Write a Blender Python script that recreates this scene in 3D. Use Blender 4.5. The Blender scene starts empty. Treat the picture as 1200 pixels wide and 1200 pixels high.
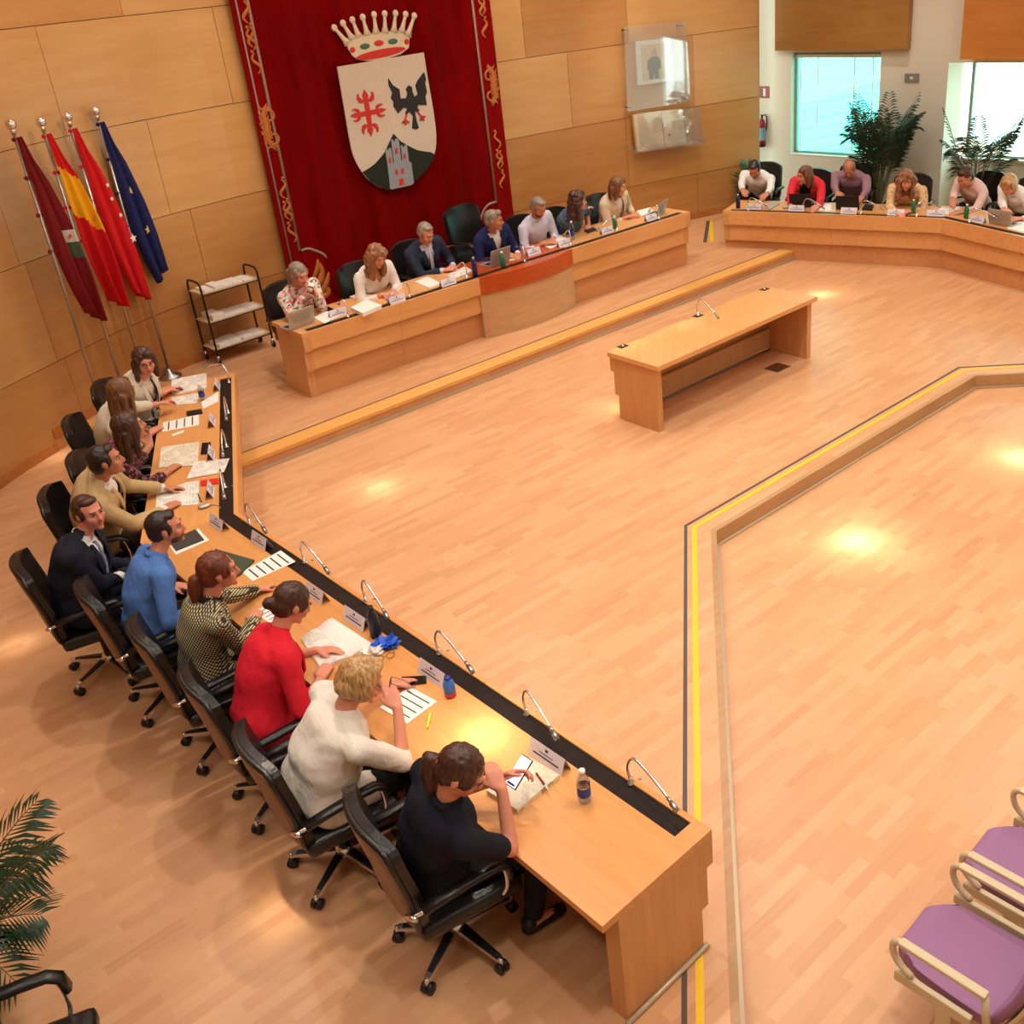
import bpy, bmesh, math, random
from mathutils import Vector, Matrix, noise
from mathutils.geometry import tessellate_polygon
C = bpy.context.scene.collection
PI = math.pi
R = math.radians
random.seed(7)

# ------------------------------------------------------------------ camera
CF, CX, CY, CH = 1189.63, 683.25, 543.97, 4.48
RM = Matrix(((0.9958706, -0.0907839, 0.0), (-0.0406626, -0.4460561, 0.8940808), (-0.0811682, -0.8903888, -0.4479056)))
cam_d = bpy.data.cameras.new('camera')
cam = bpy.data.objects.new('camera', cam_d)
C.objects.link(cam)
cam_d.sensor_width = 36
cam_d.lens = CF / 1200 * 36
cam_d.shift_x = -(CX - 600) / 1200
cam_d.shift_y = (CY - 600) / 1200
cam_d.clip_start = .05
cam_d.clip_end = 200
mw = Matrix.Identity(4)
for i in range(3):
    mw[i][0] = RM[i][0]; mw[i][1] = -RM[i][1]; mw[i][2] = -RM[i][2]
mw[2][3] = CH
cam.matrix_world = mw
bpy.context.scene.camera = cam

def ray(px, py):
    return RM @ Vector((px - CX, py - CY, CF))
def G(px, py, z=0.0):
    """the point of the level z that the photograph shows at px, py"""
    r = ray(px, py); t = (z - CH) / r.z
    return Vector((r.x * t, r.y * t, z))
def on_wall(px, py, A, B):
    """where the sight line meets the upright plane through A and B: (distance along, height)"""
    r = ray(px, py); d = (B - A).to_2d()
    det = r.x * (-d.y) + d.x * r.y
    t = (A.x * (-d.y) + d.x * A.y) / det
    s = (r.x * A.y - r.y * A.x) / det
    return s * d.length, CH + t * r.z

# ------------------------------------------------------------------ mesh helpers
def bm_new(): return bmesh.new()
def obj(name, bm, mats, parent=None, smooth=False, loc=None, rotz=None, auto=None):
    me = bpy.data.meshes.new(name)
    bmesh.ops.recalc_face_normals(bm, faces=bm.faces)
    bm.to_mesh(me); bm.free()
    if not isinstance(mats, (list, tuple)): mats = [mats]
    for m in mats: me.materials.append(m)
    if smooth:
        for p in me.polygons: p.use_smooth = True
    o = bpy.data.objects.new(name, me); C.objects.link(o)
    if auto and smooth:
        try: me.set_sharp_from_angle(angle=R(auto))
        except Exception: pass
    if parent: o.parent = parent
    if loc is not None: o.location = loc
    if rotz is not None: o.rotation_euler.z = rotz
    return o
def tag(o, label=None, cat=None, group=None, kind=None):
    if label: o['label'] = label
    if cat: o['category'] = cat
    if group: o['group'] = group
    if kind: o['kind'] = kind
    return o
def thing(name, label, cat, loc=(0, 0, 0), rotz=0, group=None):
    o = bpy.data.objects.new(name, None); C.objects.link(o)
    o.empty_display_size = .1
    o.location = loc; o.rotation_euler = (0, 0, rotz)
    return tag(o, label, cat, group)
def struct(name, bm, m, **k):
    o = obj(name, bm, m, **k); o['kind'] = 'structure'; return o
def copy_tree(o, parent=None):
    c = o.copy(); C.objects.link(c)
    if parent: c.parent = parent
    for ch in list(o.children): copy_tree(ch, c)
    return c
def put(o, loc, rotz, label=None, group=None):
    o.location = loc; o.rotation_euler = (0, 0, rotz)
    if label: o['label'] = label
    if group: o['group'] = group
    return o

def box(bm, c, s, rz=0, M=None, mi=0, bev=0):
    r = bmesh.ops.create_cube(bm, size=1.0)
    vs = r['verts']
    mat = (M or Matrix.Identity(4)) @ Matrix.Translation(Vector(c)) @ Matrix.Rotation(rz, 4, 'Z') @ Matrix.Diagonal((s[0], s[1], s[2], 1))
    bmesh.ops.transform(bm, matrix=mat, verts=vs)
    fs = {f for v in vs for f in v.link_faces}
    for f in fs: f.material_index = mi
    if bev:
        es = list({e for v in vs for e in v.link_edges})
        rr = bmesh.ops.bevel(bm, geom=es, offset=bev, segments=2, profile=.6, affect='EDGES')
        for f in rr['faces']: f.material_index = mi
    return vs
def prism(bm, poly, z0, z1, mi=0, M=None):
    """poly: list of xy; a closed slab with possibly concave outline"""
    pts = [Vector((p[0], p[1], 0)) for p in poly]
    tris = tessellate_polygon([pts])
    lo = [bm.verts.new((p.x, p.y, z0)) for p in pts]
    hi = [bm.verts.new((p.x, p.y, z1)) for p in pts]
    n = len(pts); fs = []
    for t in tris:
        for L, rev in ((lo, True), (hi, False)):
            q = [L[i] for i in t]
            if rev: q.reverse()
            try: fs.append(bm.faces.new(q))
            except ValueError: pass
    for i in range(n):
        j = (i + 1) % n
        fs.append(bm.faces.new((lo[i], lo[j], hi[j], hi[i])))
    for f in fs: f.material_index = mi
    if M: bmesh.ops.transform(bm, matrix=M, verts=lo + hi)
    return lo + hi
def tube(bm, pts, r, seg=8, mi=0, closed=False, cap=True):
    pts = [Vector(p) for p in pts]; n = len(pts)
    rs = r if isinstance(r, (list, tuple)) else [r] * n
    rings = []; up = None
    for i, p in enumerate(pts):
        a = pts[(i - 1) % n] if (i or closed) else p
        b = pts[(i + 1) % n] if (i < n - 1 or closed) else p
        d = (b - a).normalized()
        if up is None:
            up = d.orthogonal().normalized()
        else:
            up = (up - d * up.dot(d))
            up = up.normalized() if up.length > 1e-6 else d.orthogonal().normalized()
        s = d.cross(up)
        rings.append([bm.verts.new(p + (up * math.cos(2 * PI * k / seg) + s * math.sin(2 * PI * k / seg)) * rs[i]) for k in range(seg)])
    fs = []
    m = n if closed else n - 1
    for i in range(m):
        A, B = rings[i], rings[(i + 1) % n]
        for k in range(seg):
            fs.append(bm.faces.new((A[k], A[(k + 1) % seg], B[(k + 1) % seg], B[k])))
    if cap and not closed:
        fs.append(bm.faces.new(rings[0][::-1])); fs.append(bm.faces.new(rings[-1]))
    for f in fs: f.material_index = mi; f.smooth = True
    return [v for g in rings for v in g]
def lathe(bm, prof, seg=20, M=None, mi=0):
    """prof: list of (r, z); closes on the axis where r is 0"""
    rings = []
    for r_, z in prof:
        if r_ < 1e-5: rings.append([bm.verts.new((0, 0, z))])
        else: rings.append([bm.verts.new((r_ * math.cos(2 * PI * k / seg), r_ * math.sin(2 * PI * k / seg), z)) for k in range(seg)])
    fs = []
    for A, B in zip(rings, rings[1:]):
        for k in range(seg):
            j = (k + 1) % seg
            if len(A) == 1 and len(B) == 1: continue
            if len(A) == 1: fs.append(bm.faces.new((A[0], B[k], B[j])))
            elif len(B) == 1: fs.append(bm.faces.new((A[k], A[j], B[0])))
            else: fs.append(bm.faces.new((A[k], A[j], B[j], B[k])))
    for f in fs: f.material_index = mi; f.smooth = True
    vs = [v for g in rings for v in g]
    if M: bmesh.ops.transform(bm, matrix=M, verts=vs)
    return vs
def ball(bm, c, r, seg=12, M=None, mi=0):
    rr = bmesh.ops.create_uvsphere(bm, u_segments=seg, v_segments=max(6, seg // 2 + 2), radius=1)
    rv = Vector((r, r, r)) if not hasattr(r, '__len__') else Vector(r)
    mat = Matrix.Translation(Vector(c)) @ (M or Matrix.Identity(4)) @ Matrix.Diagonal((rv.x, rv.y, rv.z, 1))
    bmesh.ops.transform(bm, matrix=mat, verts=rr['verts'])
    for v in rr['verts']:
        for f in v.link_faces: f.material_index = mi; f.smooth = True
    return rr['verts']
def smoothpts(P, n=6):
    """Catmull-Rom through P"""
    P = [Vector(p) for p in P]; out = []
    for i in range(len(P) - 1):
        p0 = P[max(i - 1, 0)]; p1 = P[i]; p2 = P[i + 1]; p3 = P[min(i + 2, len(P) - 1)]
        for k in range(n):
            t = k / n
            out.append(.5 * ((2 * p1) + (p2 - p0) * t + (2 * p0 - 5 * p1 + 4 * p2 - p3) * t * t + (3 * p1 - p0 - 3 * p2 + p3) * t ** 3))
    out.append(P[-1]); return out

# ------------------------------------------------------------------ materials
class N:
    def __init__(s, name):
        s.m = bpy.data.materials.new(name); s.m.use_nodes = True
        s.t = s.m.node_tree; s.b = s.t.nodes['Principled BSDF']; s.out = s.t.nodes['Material Output']
    def n(s, typ, **k):
        x = s.t.nodes.new(typ)
        for a, v in k.items():
            if a in x.inputs: x.inputs[a].default_value = v
            else: setattr(x, a, v)
        return x
    def l(s, a, b): s.t.links.new(a, b)
    def set(s, **k):
        for a, v in k.items(): s.b.inputs[a.replace('_', ' ')].default_value = v
        return s
def rgb(h):
    """sRGB 0-255 triple to linear"""
    return tuple((c / 255 / 12.92 if c / 255 < .04045 else ((c / 255 + .055) / 1.055) ** 2.4) for c in h) + (1,)
def mat(name, col, rough=.5, metal=0, noise_amt=0, nscale=8, bump=0, bscale=40, **k):
    x = N(name); c = rgb(col)
    x.set(Base_Color=c, Roughness=rough, Metallic=metal)
    for a, v in k.items(): x.b.inputs[a.replace('_', ' ')].default_value = v
    co = None
    if noise_amt or bump: co = x.n('ShaderNodeTexCoord')
    if noise_amt:
        t = x.n('ShaderNodeTexNoise', Scale=nscale, Detail=4.0); x.l(co.outputs['Object'], t.inputs['Vector'])
        r = x.n('ShaderNodeMapRange'); r.inputs['To Min'].default_value = 1 - noise_amt; r.inputs['To Max'].default_value = 1 + noise_amt
        x.l(t.outputs['Fac'], r.inputs['Value'])
        mx = x.n('ShaderNodeVectorMath', operation='SCALE'); mx.inputs[0].default_value = c[:3]
        x.l(r.outputs['Result'], mx.inputs['Scale']); x.l(mx.outputs['Vector'], x.b.inputs['Base Color'])
    if bump:
        t2 = x.n('ShaderNodeTexNoise', Scale=bscale, Detail=3.0); x.l(co.outputs['Object'], t2.inputs['Vector'])
        b = x.n('ShaderNodeBump', Strength=bump, Distance=.01); x.l(t2.outputs['Fac'], b.inputs['Height']); x.l(b.outputs['Normal'], x.b.inputs['Normal'])
    return x.m
def wood(name, a, b, rough=.35, rz=0, axis='X', stretch=14, scale=1.6, spec=.5):
    """figured veneer; the grain runs along the given axis of a frame turned by rz"""
    x = N(name); co = x.n('ShaderNodeTexCoord'); mp = x.n('ShaderNodeMapping')
    mp.vector_type = 'POINT'
    mp.inputs['Rotation'].default_value = (0, 0, -rz)
    x.l(co.outputs['Object'], mp.inputs['Vector'])
    sc = {'X': (1, stretch, stretch), 'Y': (stretch, 1, stretch), 'Z': (stretch, stretch, 1), 'H': (1, 1, stretch)}[axis]
    m2 = x.n('ShaderNodeVectorMath', operation='MULTIPLY'); m2.inputs[1].default_value = sc
    x.l(mp.outputs['Vector'], m2.inputs[0])
    t = x.n('ShaderNodeTexNoise', Scale=scale, Detail=5.0, Roughness=.6); x.l(m2.outputs['Vector'], t.inputs['Vector'])
    t2 = x.n('ShaderNodeTexNoise', Scale=.7, Detail=2.0); x.l(mp.outputs['Vector'], t2.inputs['Vector'])
    ad = x.n('ShaderNodeMath', operation='ADD'); x.l(t.outputs['Fac'], ad.inputs[0]); x.l(t2.outputs['Fac'], ad.inputs[1])
    mr = x.n('ShaderNodeMapRange'); mr.inputs['From Min'].default_value = .72; mr.inputs['From Max'].default_value = 1.28
    x.l(ad.outputs[0], mr.inputs['Value'])
    mx = x.n('ShaderNodeMix', data_type='RGBA'); mx.inputs['A'].default_value = rgb(a); mx.inputs['B'].default_value = rgb(b)
    x.l(mr.outputs['Result'], mx.inputs['Factor']); x.l(mx.outputs['Result'], x.b.inputs['Base Color'])
    x.set(Roughness=rough); x.b.inputs['Specular IOR Level'].default_value = spec
    return x.m

def parquet(name, rz):
    x = N(name); co = x.n('ShaderNodeTexCoord'); mp = x.n('ShaderNodeMapping')
    mp.inputs['Rotation'].default_value = (0, 0, -rz); x.l(co.outputs['Object'], mp.inputs['Vector'])
    cols = [((226, 171, 112), (200, 140, 84)), ((236, 186, 128), (208, 150, 92))]
    br = []
    for k, (w, h, off) in enumerate(((.42, .072, .37), (.42, .072, .37))):
        b = x.n('ShaderNodeTexBrick'); b.offset = off; b.offset_frequency = 2; b.squash = 1
        b.inputs['Scale'].default_value = 1; b.inputs['Brick Width'].default_value = w; b.inputs['Row Height'].default_value = h
        b.inputs['Mortar Size'].default_value = .0006; b.inputs['Mortar Smooth'].default_value = .3; b.inputs['Bias'].default_value = 0
        b.inputs['Color1'].default_value = (0, 0, 0, 1); b.inputs['Color2'].default_value = (1, 1, 1, 1); b.inputs['Mortar'].default_value = (.5, .5, .5, 1)
        x.l(mp.outputs['Vector'], b.inputs['Vector']); br.append(b)
    # a coarser board value so runs of strips share a tone
    b2 = x.n('ShaderNodeTexBrick'); b2.offset = .5
    b2.inputs['Scale'].default_value = 1; b2.inputs['Brick Width'].default_value = 2.1; b2.inputs['Row Height'].default_value = .216; b2.inputs['Mortar Size'].default_value = .0009
    b2.inputs['Color1'].default_value = (.35, .35, .35, 1); b2.inputs['Color2'].default_value = (.65, .65, .65, 1); b2.inputs['Mortar'].default_value = (.4, .4, .4, 1)
    x.l(mp.outputs['Vector'], b2.inputs['Vector'])
    st = x.n('ShaderNodeVectorMath', operation='MULTIPLY'); st.inputs[1].default_value = (2, 30, 2); x.l(mp.outputs['Vector'], st.inputs[0])
    g = x.n('ShaderNodeTexNoise', Scale=1.5, Detail=4.0); x.l(st.outputs['Vector'], g.inputs['Vector'])
    ramp = x.n('ShaderNodeValToRGB'); cr = ramp.color_ramp
    cr.elements[0].position = 0; cr.elements[0].color = rgb(FLOOR[0]); cr.elements[1].position = 1; cr.elements[1].color = rgb(FLOOR[3])
    for p, c in ((.3, FLOOR[1]), (.7, FLOOR[2])):
        e = cr.elements.new(p); e.color = rgb(c)
    a1 = x.n('ShaderNodeMix', data_type='FLOAT'); a1.inputs['Factor'].default_value = .35
    x.l(br[0].outputs['Color'], a1.inputs['A']); x.l(b2.outputs['Color'], a1.inputs['B'])
    a2 = x.n('ShaderNodeMix', data_type='FLOAT'); a2.inputs['Factor'].default_value = .3
    x.l(a1.outputs['Result'], a2.inputs['A']); x.l(g.outputs['Fac'], a2.inputs['B'])
    x.l(a2.outputs['Result'], ramp.inputs['Fac']); x.l(ramp.outputs['Color'], x.b.inputs['Base Color'])
    x.set(Roughness=.33); x.b.inputs['Specular IOR Level'].default_value = .45
    return x.m
FLOOR = [(178, 122, 82), (206, 152, 108), (216, 166, 122), (228, 184, 144)]
M = {}
M['floor'] = parquet('beech parquet', R(40))
M['desk'] = wood('beech veneer', (228, 172, 114), (212, 152, 92), .3, R(40))
M['desk_near'] = wood('beech veneer lengthwise', (224, 162, 98), (208, 142, 80), .3, R(131))
M['desk_far'] = wood('beech veneer crosswise', (224, 162, 98), (208, 142, 80), .3, R(105))
M['panel_v'] = wood('upright beech veneer', (214, 160, 106), (196, 140, 88), .4, 0, 'Z')
M['panel_d'] = wood('darker beech veneer', (212, 154, 102), (194, 134, 82), .4, R(40))
M['cherry'] = wood('red lacquered cherry', (198, 92, 38), (172, 70, 26), .16, R(40))
M['pale_panel'] = wood('pale grey beech veneer', (208, 168, 124), (188, 148, 106), .35, R(40))
M['wenge'] = wood('dark wenge', (38, 24, 18), (24, 15, 11), .55, R(40), spec=.2)
M['cream_line'] = mat('pale metal strip', (196, 178, 150), .35, .3)
M['wallA'] = wood('wall veneer warm', (200, 148, 88), (184, 126, 68), .32, 0, 'H', 9, 1.0)
M['wallB'] = wood('wall veneer light', (210, 162, 102), (196, 144, 84), .32, 0, 'H', 9, 1.0)
M['wallC'] = wood('wall veneer deep', (192, 138, 80), (174, 116, 60), .32, 0, 'H', 9, 1.0)
M['joint'] = mat('dark joint', (96, 54, 26), .8)
M['white_wall'] = mat('white plaster', (222, 222, 206), .8, bump=.05)
M['ceil'] = mat('ceiling paint', (225, 218, 205), .9)
M['black'] = mat('black plastic', (18, 18, 20), .4)
M['leather'] = mat('black leather', (22, 20, 20), .32, bump=.25, bscale=60, noise_amt=.15)
M['shell'] = mat('brown shell', (116, 80, 56), .42, noise_amt=.08)
M['chrome'] = mat('chrome', (232, 232, 236), .22, 1.0)
M['steel'] = mat('brushed steel', (176, 176, 176), .3, 1.0)
M['paper'] = mat('white paper', (238, 234, 226), .7)
M['yellow_tape'] = mat('yellow tape', (240, 196, 28), .5)
M['dark_tape'] = mat('dark grey tape', (84, 72, 66), .6)
M['glass'] = N('clear glass').set(Base_Color=(1, 1, 1, 1), Roughness=.02, IOR=1.3, Transmission_Weight=1.0).m
# ------------------------------------------------------------------ floors
A0 = Vector((-3.51, 9.32)); B0 = Vector((3.59, 15.38))
LOW = [(-.45, -3), (.48, 3.02), (1.07, 7.45), (4.38, 10.24), (4.9, 10.19), (9.5, 9.75)]
bm = bm_new()
prism(bm, [(-8, -3)] + LOW + [(9.5, 24), (-8, 24)], -.02, 0)
struct('floor', bm, M['floor'])
bm = bm_new(); prism(bm, [(-1.2, -3)] + [(9.5, -3), (9.5, 9.9)] + [(p[0], p[1] + .1) for p in LOW[::-1][1:-1]] , -.19, -.15)
struct('floor_lower', bm, M['floor'])
def left_n(a, b):
    d = (Vector(b[:2]) - Vector(a[:2])).normalized(); return Vector((-d.y, d.x))
def offs(pts, d, e0=None, e1=None):
    P = [Vector(p[:2]) for p in pts]; out = []
    for i, p in enumerate(P):
        if i == 0: n = left_n(P[0], P[1]); out.append(p + (e0 * d if e0 else n * d))
        elif i == len(P) - 1: n = left_n(P[-2], P[-1]); out.append(p + (e1 * d if e1 else n * d))
        else:
            n1 = left_n(P[i - 1], p); n2 = left_n(p, P[i + 1]); b = (n1 + n2)
            out.append(p + b * (d / (1 + n1.dot(n2))))
    return out
def band(bm, pts, d0, d1, z0, z1, mi=0, **k):
    a = offs(pts, d0, **k); b = offs(pts, d1, **k)
    for i in range(len(a) - 1):
        prism(bm, [a[i], a[i + 1], b[i + 1], b[i]], z0, z1, mi)
M['riser'] = wood('step riser veneer', (192, 152, 108), (172, 130, 86), .4, R(40))
M['tread'] = wood('honey step edge', (236, 182, 104), (222, 162, 84), .3, R(40))
bm = bm_new(); band(bm, LOW, -.012, .035, -.13, .001); band(bm, LOW, -.035, -.012, -.15, -.13, 1)
band(bm, LOW, .035, .07, -.15, -.001, 1)
struct('trim_1', bm, [M['riser'], M['cream_line']])
# the tapes that run along the drop to the lower floor
bm = bm_new(); band(bm, LOW, .155, .195, .0004, .0022); tag(obj('yellow_tape', bm, M['yellow_tape']), 'long yellow warning tape on the parquet, following the step down to the lower floor', 'tape')
bm = bm_new(); band(bm, LOW, .235, .262, .0004, .0022); tag(obj('dark_tape', bm, M['dark_tape']), 'thin dark grey tape on the parquet, running beside the long yellow tape', 'tape')

DAIS = .15
dais_poly = [A0, B0, (3.05, 15.9), (2.9, 16.6), (3.3, 17.4), (3.75, 18.4), (3.2, 18.5), (1.2, 17.6), (-.8, 16.4), (-4.0, 14.0), (-4.4, 13.6), (-5.4, 12.2), (-6.02, 10.62), (-5.92, 10.6), (-4.5, 11.12), (-3.98, 10.6), (-3.78, 9.3)]
bm = bm_new(); prism(bm, dais_poly, 0.001, DAIS); struct('floor_dais', bm, M['floor'])
dd = (B0 - A0).normalized(); dn = Vector((-dd.y, dd.x))
bm = bm_new()
def strip(bm, a, b, w0, w1, z0, z1, mi):
    prism(bm, [a + dn * w0, b + dn * w0, b + dn * w1, a + dn * w1], z0, z1, mi)
strip(bm, A0, B0, -.02, .21, DAIS - .035, DAIS + .004, 0)
strip(bm, A0, B0, .21, .235, DAIS, DAIS + .005, 1)
strip(bm, A0, B0, -.03, .0, .0, .03, 2)
struct('trim_2', bm, [M['tread'], M['dark_tape'], M['cream_line']])
l0 = Vector((-5.92, 10.6)); l1 = Vector((-4.5, 11.12)); ln = left_n(l0, l1)
bm = bm_new(); prism(bm, [l0 - ln * .02, l1 - ln * .02, l1 + ln * .2, l0 + ln * .2], DAIS - .035, DAIS + .004)
prism(bm, [l0 - ln * .02, l1 - ln * .02, l1, l0], 0, .03, 1); struct('trim_3', bm, [M['tread'], M['joint']])
for nm, px, c, lb in (('yellow_tape', (834, 832, 284, 262), 'yellow_tape', 'short yellow tape on the platform floor between the two far desks'), ('dark_tape', (826, 829, 284, 262), 'dark_tape', 'short dark tape on the platform floor beside the short yellow one')):
    a = G(px[0], px[2], DAIS); b = G(px[1] + 1, px[3] - 3, DAIS); n = left_n(a, b).to_3d()
    bm = bm_new(); prism(bm, [(a + n * .03), (a - n * .03), (b - n * .03), (b + n * .03)], DAIS + .0005, DAIS + .0025)
    tag(obj(nm, bm, M[c]), lb, 'tape')
# floor socket plate below the middle table
q = G(911, 431, 0)
bm = bm_new(); box(bm, (0, 0, .004), (.24, .2, .008), bev=.002); o = obj('floor_socket', bm, M['steel'], loc=(q.x, q.y, 0), rotz=R(40)); tag(o, 'square metal floor socket cover under the free-standing table', 'floor socket')

# ------------------------------------------------------------------ the curved panelled wall
WP = smoothpts([(-6.9, -3, 0), (-6.75, 3, 0), (-6.42, 7.6, 0), (-6.08, 9.6, 0), (-5.85, 10.43, 0), (-5.18, 12.15, 0), (-4.3, 13.35, 0), (-3.6, 14.0, 0), (-.78, 16.12, 0), (1.2, 17.3, 0), (2.23, 17.82, 0), (3.6, 18.42, 0)], 5)
WS = [0]
for a, b in zip(WP, WP[1:]): WS.append(WS[-1] + (b - a).length)
def w_at(s, d=0.0):
    """the point s metres along the wall, d metres into the room"""
    s = min(max(s, 0), WS[-1] - 1e-4)
    for i in range(len(WP) - 1):
        if WS[i + 1] >= s:
            t = (s - WS[i]) / (WS[i + 1] - WS[i]); p = WP[i].lerp(WP[i + 1], t)
            k = (WP[min(i + 2, len(WP) - 1)] - WP[max(i - 1, 0)]).normalized()
            return Vector((p.x + k.y * d, p.y - k.x * d))
def w_hit(px, py):
    for i in range(len(WP) - 1):
        s, z = on_wall(px, py, WP[i], WP[i + 1])
        if -1e-6 <= s <= WS[i + 1] - WS[i] + 1e-6 and ray(px, py).dot(WP[i] - Vector((0, 0, CH))) > 0: return WS[i] + s, z
    return None
ROWS = [0, .92, 2.03, 3.15, 4.27, 5.39, 6.4]
jp = [[(82, 440), (560, 330), (735, 240), (818, 235)], [(60, 400), (244, 330), (735, 170), (890, 180)], [(20, 300), (187, 200), (668, 110), (813, 90)], [(58, 90), (735, 25)], [(143, 12)], []]
jp[3] += []
random.seed(3)
bm = bm_new()
for k in range(6):
    js = sorted({round(w_hit(*p)[0], 3) for p in jp[k] if w_hit(*p)})
    L = [0]
    for j in js + [WS[-1]]:
        while j - L[-1] > 3.6: L.append(L[-1] + 2.3)
        if j - L[-1] > .3: L.append(j)
    L[-1] = WS[-1]
    z0, z1 = ROWS[k] + .004, ROWS[k + 1] - .004
    for a, b in zip(L, L[1:]):
        a += .003; b -= .003; n = max(2, int((b - a) / .25)); mi = random.choice((0, 0, 1, 1, 2)) if k else random.choice((0, 2))
        ps = [a + (b - a) * i / n for i in range(n + 1)]
        fr = [w_at(s, 0) for s in ps]; bk = [w_at(s, -.02) for s in ps]
        for i in range(n): prism(bm, [fr[i], fr[i + 1], bk[i + 1], bk[i]], z0, z1, mi)
ps = [WS[-1] * i / 90 for i in range(91)]
fr = [w_at(s, -.016) for s in ps]; bk = [w_at(s, -.16) for s in ps]
for i in range(90): prism(bm, [fr[i], fr[i + 1], bk[i + 1], bk[i]], 0, 6.4, 3)
# finished end of the wall
a, b = w_at(WS[-1], .0), w_at(WS[-1], -.2); t = left_n(b, a) * -.02
prism(bm, [a, b, b - t, a - t], 0, 6.4, 2)
struct('wall_back', bm, [M['wallA'], M['wallB'], M['wallC'], M['joint']])
M['base'] = wood('baseboard veneer', (190, 122, 62), (166, 98, 46), .35)
bm = bm_new(); sl = w_hit(66, 520)[0]
for (s0, s1, z0) in ((1, sl, 0), (sl, WS[-1], DAIS)):
    n = int((s1 - s0) / .25)
    for i in range(n):
        p, q = s0 + (s1 - s0) * i / n, s0 + (s1 - s0) * (i + 1) / n
        prism(bm, [w_at(p, .018), w_at(q, .018), w_at(q, 0.001), w_at(p, 0.001)], z0, z0 + .11)
struct('baseboard_back', bm, M['base'])

# ------------------------------------------------------------------ window wall on the right
w0 = G(931, 178, 1.0); wd = Vector((math.cos(R(-44)), math.sin(R(-44)), 0)); wn = Vector((-wd.y, wd.x, 0)) * -1  # into the room
F0 = w0 + wn * .15; F0.z = 0; F1 = F0 + wd
G0 = Vector((w0.x, w0.y, 0)); G1 = G0 + wd
def fpt(s, d=0, z=0): return F0 + wd * s + wn * d + Vector((0, 0, z))
wl = on_wall(931.5, 178, G0, G1)[0]; wr = on_wall(1031.5, 187, G0, G1)[0]
zb = on_wall(980, 182, G0, G1)[1]; zt = on_wall(980, 60, G0, G1)[1]
c2 = on_wall(1107, 140, F0, F1)[0]
DEEP = .62
z2b = 1.0; z2t = on_wall(1160, 69, F0 - wn * DEEP, F1 - wn * DEEP)[1]
print('window', wl, wr, zb, zt, 'pier', c2, z2t)
END = 9.0
bm = bm_new()
def wallbox(s0, s1, z0, z1, d0=-.15, d1=0, mi=0):
    prism(bm, [fpt(s0, d0), fpt(s1, d0), fpt(s1, d1), fpt(s0, d1)], z0, z1, mi)
wallbox(-2.2, wl, 0, 6.4); wallbox(wl, wr, 0, zb); wallbox(wl, wr, zt, 6.4); wallbox(wr, c2, 0, 6.4, -DEEP, 0)
wallbox(c2, END, 0, z2b, -DEEP - .1, -DEEP + .1); wallbox(c2, END, z2t + .02, 6.4, -DEEP - .1, -.0)
wallbox(-2.2, -1.15, 0, 6.4, 0, .35)
struct('wall_right', bm, M['white_wall'])
# window 1: frame, tinted glass, slatted blind with pale cords
M['frame'] = mat('window frame', (150, 160, 155), .4, .4)
M['tint'] = N('tinted glass'); x = M['tint']; x.t.nodes.remove(x.b)
a_ = x.n('ShaderNodeBsdfTransparent'); a_.inputs['Color'].default_value = (.44, .99, .94, 1); g_ = x.n('ShaderNodeBsdfGlossy'); g_.inputs['Roughness'].default_value = .05
mx_ = x.n('ShaderNodeMixShader'); mx_.inputs[0].default_value = .05; x.l(a_.outputs[0], mx_.inputs[1]); x.l(g_.outputs[0], mx_.inputs[2]); x.l(mx_.outputs[0], x.out.inputs[0]); M['tint'] = x.m
x = N('window glass'); x.t.nodes.remove(x.b)
a_ = x.n('ShaderNodeBsdfTransparent'); a_.inputs['Color'].default_value = (.9, 1, .97, 1); g_ = x.n('ShaderNodeBsdfGlossy'); g_.inputs['Roughness'].default_value = .05
mx_ = x.n('ShaderNodeMixShader'); mx_.inputs[0].default_value = .06; x.l(a_.outputs[0], mx_.inputs[1]); x.l(g_.outputs[0], mx_.inputs[2]); x.l(mx_.outputs[0], x.out.inputs[0]); M['pane'] = x.m
M['sill'] = mat('white sill', (226, 232, 224), .4)
def window(name, s0, s1, z0, z1, d, glass, cords, slats):
    w = thing(name, None, None, fpt(s0, d), math.atan2(wd.y, wd.x)); w['kind'] = 'structure'
    L = s1 - s0; fw = .05
    bm = bm_new()
    for c, s in (((L / 2, 0, z0 + fw / 2), (L, .06, fw)), ((L / 2, 0, z1 - fw / 2), (L, .06, fw)), ((fw / 2, 0, (z0 + z1) / 2), (fw, .06, z1 - z0)), ((L - fw / 2, 0, (z0 + z1) / 2), (fw, .06, z1 - z0))): box(bm, c, s)
    obj('window_frame', bm, M['frame'], w)
    bm = bm_new(); box(bm, (L / 2, 0, (z0 + z1) / 2), (L - .06, .01, z1 - z0 - .06)); obj('pane', bm, glass, w)
    bm = bm_new(); box(bm, (L / 2, -.07, z0 + .0), (L + .1, .16, .03), bev=.006); obj('window_sill', bm, M['sill'], w)
    if slats:
        bm = bm_new(); n = 46
        for i in range(n):
            z = z0 + .08 + (z1 - z0 - .14) * i / (n - 1)
            box(bm, (L / 2, -.05, z), (L - .12, .012, .0012), M=None)
        b = obj('blind', bm, M['sill'], w)
        for c in cords:
            bm = bm_new(); box(bm, (c, -.058, (z0 + z1) / 2), (.022, .004, z1 - z0 - .08)); obj('cord', bm, M['paper'], b)
        bm = bm_new(); box(bm, (L / 2, -.05, z1 - .07), (L - .1, .04, .05)); obj('blind_rail', bm, M['sill'], b)
    return w
cs = [on_wall(px, 66, G0, G1)[0] - wl for px in (941, 961, 1004, 1026)]
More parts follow.
